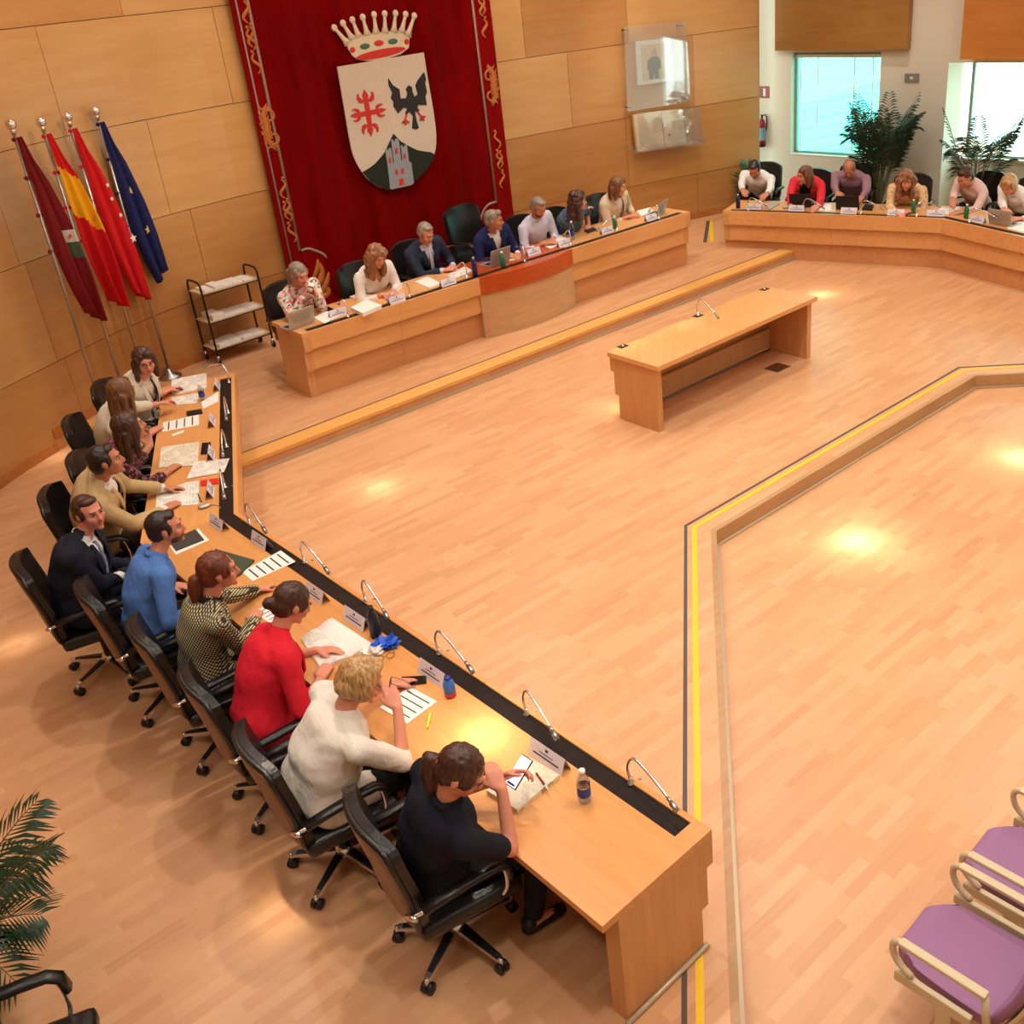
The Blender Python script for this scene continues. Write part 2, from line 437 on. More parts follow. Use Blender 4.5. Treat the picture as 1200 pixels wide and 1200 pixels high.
window('window_1', wl, wr, zb, zt, -.15, M['tint'], cs, True)
window('window_2', c2 + .15, END - .2, z2b, z2t, -DEEP + .04, M['pane'], (), False)
# timber boxes hanging over the windows
M['soffit'] = wood('soffit veneer', (172, 128, 66), (150, 106, 50), .4, R(-44), 'X', 6)
M['soffit2'] = wood('soffit veneer bright', (204, 138, 66), (186, 118, 50), .4, R(-44), 'X', 6)
def soffit(p0, p1, d, m, s1=None):
    A_ = F0 + wn * d; B_ = F1 + wn * d
    a = on_wall(*p0, A_, B_); b = on_wall(*p1, A_, B_)
    bm = bm_new(); e = s1 if s1 else b[0]
    prism(bm, [fpt(a[0], d), fpt(e, d), fpt(e, .0), fpt(a[0], .0)], (a[1] + b[1]) / 2, 6.4)
    return bm
struct('ceiling_box', soffit((908, 55), (1062, 63), .14, 0), M['soffit'])
struct('ceiling_box_right', soffit((1125, 67), (1200, 72), .45, 0, END), M['soffit2'])
# the closed rest of the hall
e = fpt(END - .1, 0)
bm = bm_new(); prism(bm, [(e.x, e.y), (e.x + .15, e.y), (9.65, 9), (9.65, -3), (9.5, -3), (9.5, 9)], -.2, 6.4)
struct('wall_side', bm, M['white_wall'])
bm = bm_new(); prism(bm, [(-7.2, -3), (9.6, -3), (9.6, -3.15), (-7.2, -3.15)], -.2, 6.4); struct('wall_front', bm, M['white_wall'])
bm = bm_new(); prism(bm, [(-7.5, -3.3), (10, -3.3), (12.5, 14), (4.0, 22), (-7.5, 22)], 6.4, 6.5); struct('ceiling', bm, M['ceil'])
M['ground'] = mat('pale paving outside', (235, 238, 232), .9, noise_amt=.1, nscale=.6)
bm = bm_new(); g0, g1 = fpt(-12, -.9), fpt(24, -.9); h1, h0 = fpt(24, -45), fpt(-12, -45)
prism(bm, [g0, g1, h1, h0], -1.6, -1.5); tag(obj('ground', bm, M['ground']), kind='structure')

# ------------------------------------------------------------------ desks
PROF = [(0, 0, .22), (.045, .22, .47), (.09, .47, None)]
def desk(name, label, pts, D, T, z0, splits, e0=None, e1=None, caps=(True, True), mats=None, skip=(), top_mid=None):
    t = thing(name, label, 'desk', (pts[0][0], pts[0][1], 0))
    O = Vector((pts[0][0], pts[0][1]))
    P = [Vector(p[:2]) - O for p in pts]
    kw = dict(e0=e0, e1=e1)
    w = .1
    cell = [P[0].lerp(P[1], w / (P[1] - P[0]).length)] if caps[0] else [P[0]]
    inner = list(cell) + P[1:-1] + ([P[-1].lerp(P[-2], w / (P[-1] - P[-2]).length)] if caps[1] else [P[-1]])
    for i in range(len(inner) - 1):
        a, b = inner[i], inner[i + 1]
        m = mats[i] if mats else M['desk']
        full = [inner[i - 1] if i else None, a, b, inner[i + 2] if i + 2 < len(inner) else None]
        seq = [p for p in full if p is not None]; k0 = 1 if full[0] is not None else 0
        def cut(d): return offs(inner, d)[i:i + 2]
        def slab(nm, d0, d1, za, zb_, mm, par=t, label=None):
            bm = bm_new(); u = cut(d0); v = cut(d1); prism(bm, [u[0], u[1], v[1], v[0]], za, zb_)
            o_ = obj(nm, bm, mm, par)
            if label: o_['label'] = label
            return o_
        if i not in skip:
            slab('worktop', .15, D, T - .04, T, m)
            slab('microphone_channel', .035, .15, T - .05, T - .012, M['wenge'], label='dark wenge strip for the microphones')
            sp = [0] + [s for s in splits if False] + [1]
        for j, (d, za, zb_) in enumerate(PROF):
            if i in skip: continue
            d1 = d + (.035 if j == 0 else .02)
            L = (b - a).length; n = max(1, round(L / 1.55))
            lo, hi = cut(d), cut(d1)
            for q in range(n):
                f0, f1 = q / n + (.0015 / L if q else 0), (q + 1) / n - (.0015 / L if q < n - 1 else 0)
                bm = bm_new()
                prism(bm, [lo[0].lerp(lo[1], f0), lo[0].lerp(lo[1], f1), hi[0].lerp(hi[1], f1), hi[0].lerp(hi[1], f0)], z0 if zb_ is None else T - zb_, T - za if za == 0 else T - za - .0)
                obj('front_panel', bm, [m if j == 0 else (M['desk'] if j == 1 else M['panel_d'])], t)
                if j:  # shelf of the step
                    pass
            bm = bm_new(); u, v = cut(d), cut(d + .065 if j < 2 else d + .02)
            if j < 2:
                prism(bm, [u[0], u[1], v[1], v[0]], T - zb_, T - zb_ + .012); obj('step_rail', bm, m, t)
    for k, has in enumerate(caps):
        if not has: continue
        A_, B_ = (P[0], P[1]) if k == 0 else (P[-1], P[-2])
        d = (B_ - A_).normalized(); n = left_n(P[0], P[1]) if k == 0 else left_n(P[-2], P[-1])
        bm = bm_new(); prism(bm, [A_, A_ + d * w, A_ + d * w + n * D, A_ + n * D], T - .045, T); obj('end_cap', bm, M['desk'] if not mats else mats[0 if k == 0 else -1], t)
        poly = [(0, T - .045), (0, T - .22), (.045, T - .22), (.045, T - .47), (.09, T - .47), (.09, z0), (D - .095, z0), (D - .095, T - .045)]
        bm = bm_new()
        Mx = Matrix(((n.x, 0, d.x, A_.x), (n.y, 0, d.y, A_.y), (0, 1, 0, 0), (0, 0, 0, 1)))
        prism(bm, poly, 0.0, .0985, M=Mx); obj('end_panel', bm, M['panel_v'], t)
    return t, O, P
T0 = .74
near = [(.45, 3.5), (-2.77, 7.17), (-3.67, 10.42)]
tl, OL, PL = desk('council_desk', 'long L-bent beech desk on the left with ten people seated behind it', near, .73, T0, 0, (), mats=[M['desk_near'], M['desk_far']])
n_ = left_n(near[0], near[1]); bm = bm_new()
a = Vector((0, 0)) + n_ * .07 - (Vector(near[1]) - Vector(near[0])).normalized() * .012; b = a + n_ * .58
tube(bm, [(a.x, a.y, .014), (b.x, b.y, .014)], .014, 8); obj('kick_rail', bm, M['cream_line'], tl)
pa = G(353.2, 391.8, .95); pb = G(808.7, 248, .95)
TP_ = .95
pd = (pb - pa).normalized(); pn = left_n(pa, pb)
sL = (G(557, 325, TP_) - pa).dot(pd); sR = (G(667, 291, TP_) - pa).dot(pd)
ptL = (pa + pd * sL).to_2d(); ptR = (pa + pd * sR).to_2d()
tp, OP, PP = desk('president_desk', 'beech desk on the platform under the red hanging, with a bowed red cherry middle', [pa, ptL, ptR, pb], .74, TP_, DAIS, (), skip=(1,))
def loc2(v): return Vector(v[:2]) - OP
L2, R2 = loc2(ptL), loc2(ptR); ch = R2 - L2; cn = Vector((-ch.y, ch.x)).normalized()
def arc(d, n=24, bulge=.15): return [L2.lerp(R2, i / n) + cn * (d - bulge * math.sin(PI * i / n) ** .8) for i in range(n + 1)]
bm = bm_new(); prism(bm, arc(0) + [R2 + cn * .04, L2 + cn * .04], TP_ - .22, TP_ + .002); o = obj('bowed_rim', bm, M['cherry'], tp); o['label'] = 'red cherry rim curving outwards'
bm = bm_new(); prism(bm, arc(.02) + [R2 + cn * .09, L2 + cn * .09], DAIS, TP_ - .22); o = obj('bowed_panel', bm, M['pale_panel'], tp); o['label'] = 'pale curved panel below the red rim'
def q4(d0, d1): return [L2 + cn * d0, R2 + cn * d0, R2 + cn * d1, L2 + cn * d1]
bm = bm_new(); prism(bm, q4(.15, .74), TP_ - .04, TP_); obj('worktop', bm, M['cherry'], tp)['label'] = 'red cherry middle of the worktop'
bm = bm_new(); prism(bm, q4(.04, .15), TP_ - .05, TP_ - .012); obj('microphone_channel', bm, M['wenge'], tp)
ra, rb_, rc = G(847, 247, T0), G(1103, 256, T0), G(1200, 278, T0)
rc = rb_ + (rc - rb_).normalized() * 4.2
tr, OR_, PR_ = desk('council_desk', 'beech desk bending along the right under the windows, six people behind it', [ra, rb_, rc], .74, T0, 0, (), caps=(True, False))

# ------------------------------------------------------------------ free-standing table
q = [G(711.3, 412.5, .75), G(773, 431, .75), G(960.5, 348, .75), G(905, 337, .75)]
u = (q[2] - q[1]).normalized(); TL = 2.67; TWd = .73
t = thing('meeting_table', 'free-standing narrow beech table in the middle of the room, one gooseneck microphone on it', 'table', (q[0].x, q[0].y, 0), math.atan2(u.y, u.x))
# local: x along, y away from front (front edge at y=-TWd)
bm = bm_new(); box(bm, (TL / 2, -TWd / 2, .725), (TL - .1, TWd, .05)); obj('tabletop', bm, M['desk'], t)
for x0, lab in ((0.025, 0), (TL - .025, 1)):
    bm = bm_new(); box(bm, (x0, -TWd / 2, .725), (.05, TWd, .05)); obj('end_cap', bm, M['desk'], t)
for k, x0 in enumerate((.03, TL - .105)):
    bm = bm_new(); prism(bm, [(0, .70), (0, .53), (-.05, .53), (-.05, .27), (-.1, .27), (-.1, 0), (-TWd + .06, 0), (-TWd + .06, .70)], x0, x0 + .075, M=Matrix(((0, 0, 1, 0), (1, 0, 0, 0), (0, 1, 0, 0), (0, 0, 0, 1))))
    obj('leg_panel', bm, M['panel_v'], t)
bm = bm_new()
box(bm, (TL / 2, -.015, .615), (TL - .1, .03, .17)); box(bm, (TL / 2, -.065, .40), (TL - .22, .03, .26)); box(bm, (TL / 2, -.115, .16), (TL - .22, .03, .24)); box(bm, (TL / 2, -.06, .525), (TL - .22, .1, .012)); box(bm, (TL / 2, -.1, .275), (TL - .22, .08, .012))
obj('back_panel', bm, M['pale_panel'], t)
bm = bm_new(); box(bm, (TL / 2, -.13, .015), (TL - .22, .02, .03)); obj('kick_rail', bm, M['steel'], t)
MT = t
for px, py in ((730, 406), (818, 370), (896, 339)):
    p = G(px, py, .75)
    bm = bm_new(); box(bm, (0, 0, .002), (.11, .08, .004), bev=.0015); ball(bm, (0, 0, .008), (.018, .018, .01), mi=1)
    o = obj('table_socket', bm, [M['black'], M['chrome']], loc=(p.x, p.y, .75), rotz=R(40))
    tag(o, {730: 'small black socket plate at the left end of the free-standing table, nothing plugged in', 818: 'small black socket plate in the middle of the free-standing table, under the microphone', 896: 'small black socket plate at the far right end of the free-standing table'}[px], 'socket')
# ------------------------------------------------------------------ swivel chairs
def grid_sheet(bm, f, nu, nv, th, mi=0, mi_edge=None):
    """a curved slab: f(u, v, side) -> point, u and v from 0 to 1, side 0 outer, 1 inner"""
    A = [[bm.verts.new(f(i / nu, j / nv, 0)) for j in range(nv + 1)] for i in range(nu + 1)]
    B = [[bm.verts.new(f(i / nu, j / nv, 1)) for j in range(nv + 1)] for i in range(nu + 1)]
    fs = []
    for i in range(nu):
        for j in range(nv):
            fs.append(bm.faces.new((A[i][j], A[i + 1][j], A[i + 1][j + 1], A[i][j + 1])))
            fs.append(bm.faces.new((B[i][j], B[i][j + 1], B[i + 1][j + 1], B[i + 1][j])))
    e = []
    for i in range(nu):
        e.append(bm.faces.new((A[i][0], B[i][0], B[i + 1][0], A[i + 1][0])))
        e.append(bm.faces.new((A[i][nv], A[i + 1][nv], B[i + 1][nv], B[i][nv])))
    for j in range(nv):
        e.append(bm.faces.new((A[0][j], A[0][j + 1], B[0][j + 1], B[0][j])))
        e.append(bm.faces.new((A[nu][j], B[nu][j], B[nu][j + 1], A[nu][j + 1])))
    for f_ in fs: f_.material_index = mi; f_.smooth = True
    for f_ in e: f_.material_index = mi if mi_edge is None else mi_edge
def back_fn(d0, d1, wid, grow=0.0):
    side = [(-.10, .385), (-.20, .40), (-.262, .47), (-.285, .58), (-.305, .72), (-.335, .87), (-.352, .985 + grow)]
    side = smoothpts([(0, a, b) for a, b in side], 4)
    def f(u, v, s):
        k = v * (len(side) - 1); i = min(int(k), len(side) - 2); p = side[i].lerp(side[i + 1], k - i)
        t = (side[min(i + 1, len(side) - 1)] - side[i]).normalized(); nrm = Vector((0, t.z, -t.y))
        x = (u * 2 - 1)
        w = wid * (.70 + .30 * min(1, v / .45) ** .7) * (1 if v < .86 else (1 - .20 * ((v - .86) / .14) ** 2))
        drop = -.035 * abs(x) ** 3 * (v > .9) * ((v - .9) / .1)
        return Vector((x * w / 2, p.y, p.z + drop)) + nrm * ((d1 if s else d0) + .045 * x * x * min(1, v * 2))
    return f
def make_chair(kind='office_chair', big=1.0):
    t = thing(kind, 'x', 'chair')
    bm = bm_new()
    for k in range(5):
        a = 2 * PI * k / 5 + R(18); d = Vector((math.cos(a), math.sin(a), 0)); s_ = Vector((-d.y, d.x, 0))
        for (r0, r1, w0, w1, h0, h1, z0, z1, mi) in ((.03, .285, .026, .016, .030, .018, .098, .078, 1), (.06, .26, .019, .011, .012, .008, .114, .090, 0)):
            vs = []
            for r_, w_, h_, z_ in ((r0, w0, h0, z0), (r1, w1, h1, z1)):
                for sx, sz in ((-1, -1), (1, -1), (1, 1), (-1, 1)): vs.append(bm.verts.new(d * r_ + s_ * (w_ * sx) + Vector((0, 0, z_ + h_ * sz * .5))))
            for q in ((0, 1, 2, 3), (7, 6, 5, 4), (0, 4, 5, 1), (1, 5, 6, 2), (2, 6, 7, 3), (3, 7, 4, 0)):
                bm.faces.new([vs[i] for i in q]).material_index = mi
    lathe(bm, [(0, .075), (.045, .075), (.048, .13), (.03, .14), (0, .14)], 14, mi=1)
    obj('base', bm, [M['black'], M['chrome']], t)
    for k in range(5):
        a = 2 * PI * k / 5 + R(18); d = Vector((math.cos(a), math.sin(a), 0)); s_ = Vector((-d.y, d.x, 0))
        bm = bm_new(); c = d * .29
        for sg in (-1, 1):
            tube(bm, [c + s_ * sg * .006 + Vector((0, 0, .028)), c + s_ * sg * .026 + Vector((0, 0, .028))], .028, 14)
        tube(bm, [c + Vector((0, 0, .03)), c + Vector((0, 0, .085))], .012, 8, mi=1)
        obj('caster', bm, [M['black'], M['chrome']], t, smooth=False)
    bm = bm_new(); tube(bm, [(0, 0, .12), (0, 0, .27)], .028, 14); tube(bm, [(0, 0, .26), (0, 0, .37)], .04, 14); box(bm, (0, -.02, .375), (.2, .24, .03), bev=.008)
    obj('column', bm, M['black'], t)
    bm = bm_new(); box(bm, (0, .02, .43), (.52, .50, .085), bev=.03); obj('seat', bm, M['leather'], t, smooth=True)
    bm = bm_new(); box(bm, (0, .015, .385), (.46, .44, .02), bev=.008); obj('seat_pan', bm, M['black'], t)
    bm = bm_new(); f = back_fn(-.012, .006, .50); grid_sheet(bm, f, 10, 24, .02)
    obj('back_shell', bm, M['shell'], t)['label'] = 'brown outer shell of the backrest'
    bm = bm_new(); f2 = back_fn(.012, .055, .52, .012); grid_sheet(bm, f2, 10, 24, .05)
    b = obj('backrest', bm, M['leather'], t)
    m = b.modifiers.new('bevel', 'BEVEL'); m.width = .014; m.segments = 2; m.limit_method = 'ANGLE'
    bm = bm_new(); e = [f(0, v / 16, .5) for v in range(4, 17)] + [f(u / 8, 1, .5) for u in range(1, 8)] + [f(1, v / 16, .5) for v in range(16, 3, -1)]
    tube(bm, [Vector(p) + Vector((0, -.004, 0)) for p in e], .017, 8); obj('rim', bm, M['leather'], t)
    bm = bm_new(); tube(bm, [f(u / 10, .30 - .12 * (1 - (u / 5 - 1) ** 2), 0) for u in range(0, 11)], .004, 6); obj('piping', bm, M['black'], t)
    for sg in (-1, 1):
        bm = bm_new()
        P = smoothpts([(sg * .27, -.27, .60), (sg * .29, -.22, .625), (sg * .295, -.05, .65), (sg * .295, .12, .655), (sg * .29, .17, .62), (sg * .275, .18, .50), (sg * .25, .16, .43)], 4)
        tube(bm, P, .011, 8); tube(bm, [(sg * .24, -.275, .59), (sg * .30, -.25, .615)], .014, 8)
        a = obj('armrest', bm, M['chrome'], t)
        bm = bm_new()
        P = [Vector((sg * .295, y, z)) for y, z in ((-.22, .64), (-.1, .655), (.05, .668), (.14, .668))]
        vs = []
        rings = []
        for p in P + [Vector((sg * .293, .185, .64)), Vector((sg * .29, .195, .57))]:
            rings.append(p)
        n = len(rings)
        ring = []
        for i, p in enumerate(rings):
            d = (rings[min(i + 1, n - 1)] - rings[max(i - 1, 0)]).normalized(); up = Vector((1, 0, 0)).cross(d)
            ring.append([bm.verts.new(p + Vector((1, 0, 0)) * x + up * y) for x, y in ((-.028, -.012), (-.03, 0), (-.02, .014), (.02, .014), (.03, 0), (.028, -.012))])
        for A, B in zip(ring, ring[1:]):
            for k in range(6): bm.faces.new((A[k], A[(k + 1) % 6], B[(k + 1) % 6], B[k])).smooth = True
        bm.faces.new(ring[0][::-1]); bm.faces.new(ring[-1])
        obj('arm_pad', bm, M['leather'], a)
    if big != 1: t.scale = (big, big, big * 1.05)
    return t
CHAIR = [None]
def chair(x, y, z, face, label, group, big=1.0):
    if CHAIR[0] is None:
        CHAIR[0] = make_chair(); c = CHAIR[0]
    else: c = copy_tree(CHAIR[0])
    c['group'] = group
    put(c, (x, y, z), R(face) - PI / 2, label)
    if big != 1: c.scale = (big, big, big)
    return c
# ------------------------------------------------------------------ people
def skinm(name, c): return mat(name, c, .5, noise_amt=.05, nscale=14, Specular_IOR_Level=.35)
SK = {'fair': skinm('fair skin', (222, 160, 130)), 'rosy': skinm('rosy skin', (214, 142, 116)), 'tan': skinm('tanned skin', (196, 130, 98))}
def hairm(name, a, b):
    x = N(name); co = x.n('ShaderNodeTexCoord'); v = x.n('ShaderNodeVectorMath', operation='MULTIPLY'); v.inputs[1].default_value = (90, 90, 9)
    x.l(co.outputs['Object'], v.inputs[0]); t = x.n('ShaderNodeTexNoise', Scale=1.0, Detail=3.0); x.l(v.outputs['Vector'], t.inputs['Vector'])
    mr = x.n('ShaderNodeMapRange'); mr.inputs['From Min'].default_value = .35; mr.inputs['From Max'].default_value = .65; x.l(t.outputs['Fac'], mr.inputs['Value'])
    m = x.n('ShaderNodeMix', data_type='RGBA'); m.inputs['A'].default_value = rgb(a); m.inputs['B'].default_value = rgb(b)
    x.l(mr.outputs['Result'], m.inputs['Factor']); x.l(m.outputs['Result'], x.b.inputs['Base Color'])
    bp = x.n('ShaderNodeBump', Strength=.5, Distance=.006); x.l(t.outputs['Fac'], bp.inputs['Height']); x.l(bp.outputs['Normal'], x.b.inputs['Normal'])
    x.set(Roughness=.42); return x.m
H = {'black': hairm('near black hair', (30, 20, 16), (52, 36, 28)), 'dark': hairm('dark brown hair', (48, 26, 18), (82, 46, 30)), 'auburn': hairm('auburn hair', (82, 34, 18), (122, 58, 32)),
     'brown': hairm('brown hair', (86, 52, 30), (134, 88, 54)), 'blond': hairm('dark blond hair', (150, 108, 62), (206, 168, 112)), 'grey': hairm('grey hair', (110, 98, 86), (164, 150, 132)), 'copper': hairm('copper hair', (110, 64, 38), (164, 112, 72))}
def cloth(name, c, rough=.85, n=.06, crease=.34):
    m = mat(name, c, rough, noise_amt=n, nscale=20, bump=.15, bscale=220, Specular_IOR_Level=.25)
    nt = m.node_tree; b0 = next(x for x in nt.nodes if x.type == 'BUMP'); bs = nt.nodes['Principled BSDF']
    co = nt.nodes.new('ShaderNodeTexCoord'); mp = nt.nodes.new('ShaderNodeVectorMath'); mp.operation = 'MULTIPLY'; mp.inputs[1].default_value = (1, 1.3, .8)
    nt.links.new(co.outputs['Object'], mp.inputs[0])
    t = nt.nodes.new('ShaderNodeTexNoise'); t.inputs['Scale'].default_value = 6.5; t.inputs['Detail'].default_value = 3; t.inputs['Distortion'].default_value = .9
    nt.links.new(mp.outputs[0], t.inputs['Vector'])
    b1 = nt.nodes.new('ShaderNodeBump'); b1.inputs['Strength'].default_value = crease; b1.inputs['Distance'].default_value = .05
    nt.links.new(t.outputs['Fac'], b1.inputs['Height']); nt.links.new(b0.outputs['Normal'], b1.inputs['Normal']); nt.links.new(b1.outputs['Normal'], bs.inputs['Normal'])
    return m
def spots(name, base, cols, scale, thr=.45):
    x = N(name); co = x.n('ShaderNodeTexCoord'); cur = None
    last = x.n('ShaderNodeRGB'); last.outputs[0].default_value = rgb(base); cur = last.outputs[0]
    for k, c in enumerate(cols):
        ad = x.n('ShaderNodeVectorMath', operation='ADD'); ad.inputs[1].default_value = (k * 3.7, k * 1.3, k * 2.1); x.l(co.outputs['Object'], ad.inputs[0])
        t = x.n('ShaderNodeTexNoise', Scale=scale, Detail=2.5); x.l(ad.outputs['Vector'], t.inputs['Vector'])
        g = x.n('ShaderNodeMath', operation='GREATER_THAN'); g.inputs[1].default_value = thr + .1; x.l(t.outputs['Fac'], g.inputs[0])
        m = x.n('ShaderNodeMix', data_type='RGBA'); m.inputs['B'].default_value = rgb(c); x.l(cur, m.inputs['A']); x.l(g.outputs[0], m.inputs['Factor']); cur = m.outputs['Result']
    x.l(cur, x.b.inputs['Base Color']); x.set(Roughness=.85); return x.m
def lattice(name, base, line, s=42):
    x = N(name); co = x.n('ShaderNodeTexCoord'); sep = x.n('ShaderNodeSeparateXYZ'); x.l(co.outputs['Object'], sep.inputs[0])
    r = []
    for sg in (1, -1):
        h = x.n('ShaderNodeMath', operation='ADD'); x.l(sep.outputs['X'], h.inputs[0]); x.l(sep.outputs['Y'], h.inputs[1])
        m = x.n('ShaderNodeMath', operation='MULTIPLY_ADD'); x.l(sep.outputs['Z'], m.inputs[0]); m.inputs[1].default_value = sg; x.l(h.outputs[0], m.inputs[2])
        k = x.n('ShaderNodeMath', operation='MULTIPLY'); k.inputs[1].default_value = s; x.l(m.outputs[0], k.inputs[0])
        f = x.n('ShaderNodeMath', operation='FRACT'); x.l(k.outputs[0], f.inputs[0])
        g = x.n('ShaderNodeMath', operation='LESS_THAN'); g.inputs[1].default_value = .42; x.l(f.outputs[0], g.inputs[0]); r.append(g)
    mx = x.n('ShaderNodeMath', operation='MAXIMUM'); x.l(r[0].outputs[0], mx.inputs[0]); x.l(r[1].outputs[0], mx.inputs[1])
    m = x.n('ShaderNodeMix', data_type='RGBA'); m.inputs['A'].default_value = rgb(base); m.inputs['B'].default_value = rgb(line); x.l(mx.outputs[0], m.inputs['Factor'])
    x.l(m.outputs['Result'], x.b.inputs['Base Color']); x.set(Roughness=.8); return x.m
CL = {'navy_polo': cloth('navy polo knit', (22, 22, 34)), 'white_knit': cloth('cream white knit', (226, 218, 206)), 'red': cloth('red blazer cloth', (214, 30, 48)),
      'lattice': lattice('olive and cream lattice print', (206, 196, 156), (52, 46, 26)), 'blue': cloth('mid blue shirt cotton', (82, 122, 190)), 'navy': cloth('navy suit cloth', (26, 28, 42)),
      'white': cloth('white cotton', (232, 228, 224)), 'tie': spots('blue grey tie silk', (96, 112, 142), [(150, 160, 180)], 60), 'beige': cloth('beige jacket linen', (192, 164, 118)),
      'berry': spots('dark berry floral print', (44, 18, 26), [(128, 48, 62), (166, 96, 104)], 34, .46), 'offwhite': cloth('off white jacket', (218, 210, 190)), 'floral': spots('pale floral print', (226, 216, 202), [(206, 60, 70), (78, 130, 100), (226, 150, 150)], 22, .48),
      'blouse': cloth('white blouse', (236, 226, 218)), 'slate': cloth('slate suit cloth', (40, 46, 64)), 'indigo': cloth('indigo suit cloth', (30, 34, 78)), 'paleblue': cloth('pale blue shirt', (206, 206, 222)),
      'denim': spots('washed denim', (66, 84, 104), [(96, 114, 132)], 30), 'black': cloth('black cloth', (20, 20, 22)), 'oat': cloth('oat cardigan', (208, 190, 160)), 'coral': cloth('coral red cardigan', (224, 52, 62)),
      'mauve': cloth('mauve check shirt', (160, 122, 132)), 'cream': spots('cream and brown blouse', (226, 190, 140), [(190, 150, 108)], 40), 'pink': cloth('pale pink shirt', (224, 186, 178)), 'trouser': cloth('dark trousers', (26, 26, 32)), 'browntr': cloth('brown trousers', (66, 44, 32)), 'greentr': cloth('dark green trousers', (30, 44, 44))}
M['eye_white'] = mat('eye white', (176, 164, 156), .5); M['iris'] = mat('dark iris', (44, 28, 20), .2); M['lip'] = mat('lips', (180, 84, 78), .5); M['beard'] = hairm('stubble beard', (70, 46, 36), (110, 78, 60))
M['shoe'] = mat('dark shoe leather', (24, 20, 18), .35)
def cap(bm, a, b, ra, rb, seg=12):
    a, b = Vector(a), Vector(b); d = b - a; L = d.length
    if L < 1e-5: return ball(bm, a, ra, seg)
    q = d.to_track_quat('Z', 'Y').to_matrix().to_4x4()
    prof = [(0, -ra)] + [(ra * math.sin(t), -ra * math.cos(t)) for t in (PI / 6, PI / 3)] + [(ra, 0), (rb, L)] + [(rb * math.sin(t), L + rb * math.cos(t)) for t in (PI / 3, PI / 6)] + [(0, L + rb)]
    lathe(bm, prof, seg, Matrix.Translation(a) @ q)
def remesh(name, bm, vox, sm, mats, parent, disp=None):
    me = bpy.data.meshes.new('tmp'); bm.normal_update(); bmesh.ops.recalc_face_normals(bm, faces=bm.faces); bm.to_mesh(me); bm.free()
    o = bpy.data.objects.new('tmp', me); C.objects.link(o)
    r = o.modifiers.new('r', 'REMESH'); r.mode = 'VOXEL'; r.voxel_size = vox; r.adaptivity = 0
    if sm: s = o.modifiers.new('s', 'SMOOTH'); s.factor = .5; s.iterations = sm
    dg = bpy.context.evaluated_depsgraph_get(); dg.update()
    nm = bpy.data.meshes.new_from_object(o.evaluated_get(dg)); nm.name = name
    bpy.data.objects.remove(o, do_unlink=True); bpy.data.meshes.remove(me)
    nm.materials.clear()
    for m in (mats if isinstance(mats, list) else [mats]): nm.materials.append(m)
    if disp:
        ns = [v.normal.copy() for v in nm.vertices]
        for v, n in zip(nm.vertices, ns): v.co += n * disp(v.co, n)
    for p in nm.polygons: p.use_smooth = True
    ob = bpy.data.objects.new(name, nm); C.objects.link(ob)
    if parent: ob.parent = parent
    return ob
def ik(S, W, l1, l2, pole):
    d = W - S; L = d.length
    if L > (l1 + l2) * .985: W = S + d * ((l1 + l2) * .985 / L); d = W - S; L = d.length
    if L < abs(l1 - l2) + .03: L = abs(l1 - l2) + .03
    u = d.normalized(); a = (l1 * l1 - l2 * l2 + L * L) / (2 * L); h = math.sqrt(max(l1 * l1 - a * a, 0))
    p = (pole - S); p = p - u * p.dot(u); p = p.normalized() if p.length > 1e-4 else Vector((0, 0, -1))
    return S + u * a + p * h, S + u * L
def hand(bm, W, d, nrm, side, curl, k=1.0):
    """wrist W, finger direction d, palm normal nrm (towards what it holds), side +1 right hand, -1 left"""
    d = d.normalized(); nrm = (nrm - d * nrm.dot(d)).normalized(); s = d.cross(nrm).normalized() * side  # towards the thumb
    r = .0088 * k
    xs = (.031, .011, -.010, -.029); ln = (.043, .048, .044, .034)
    for i, x in enumerate(xs):
        kn = W + (d * (.088 if i in (1, 2) else .082) + s * x) * k
        cap(bm, W + (d * .012 + s * x * .6) * k, kn, .0135 * k, .0115 * k, 8)
        a = R(curl * .45) + (i * .04); p = kn
        for j, L in enumerate((ln[i], ln[i] * .62, ln[i] * .5)):
            q = p + (d * math.cos(a) + nrm * math.sin(a)) * L * k
            cap(bm, p, q, r * (1.04 - .07 * j), r * (.98 - .08 * j), 8); p = q; a += R(curl)
    b = W + (d * .022 + s * .026) * k; a = b + (d * .034 + s * .026 + nrm * .012) * k; c_ = a + (d * .030 + s * (.012 - curl * .0003) + nrm * (.008 + curl * .0003)) * k; e = c_ + (d * .024 + nrm * .006 - s * .002) * k
    cap(bm, b, a, .015 * k, .012 * k, 8); cap(bm, a, c_, .011 * k, .0098 * k, 8); cap(bm, c_, e, .0095 * k, .0082 * k, 8)
PEOPLE = []
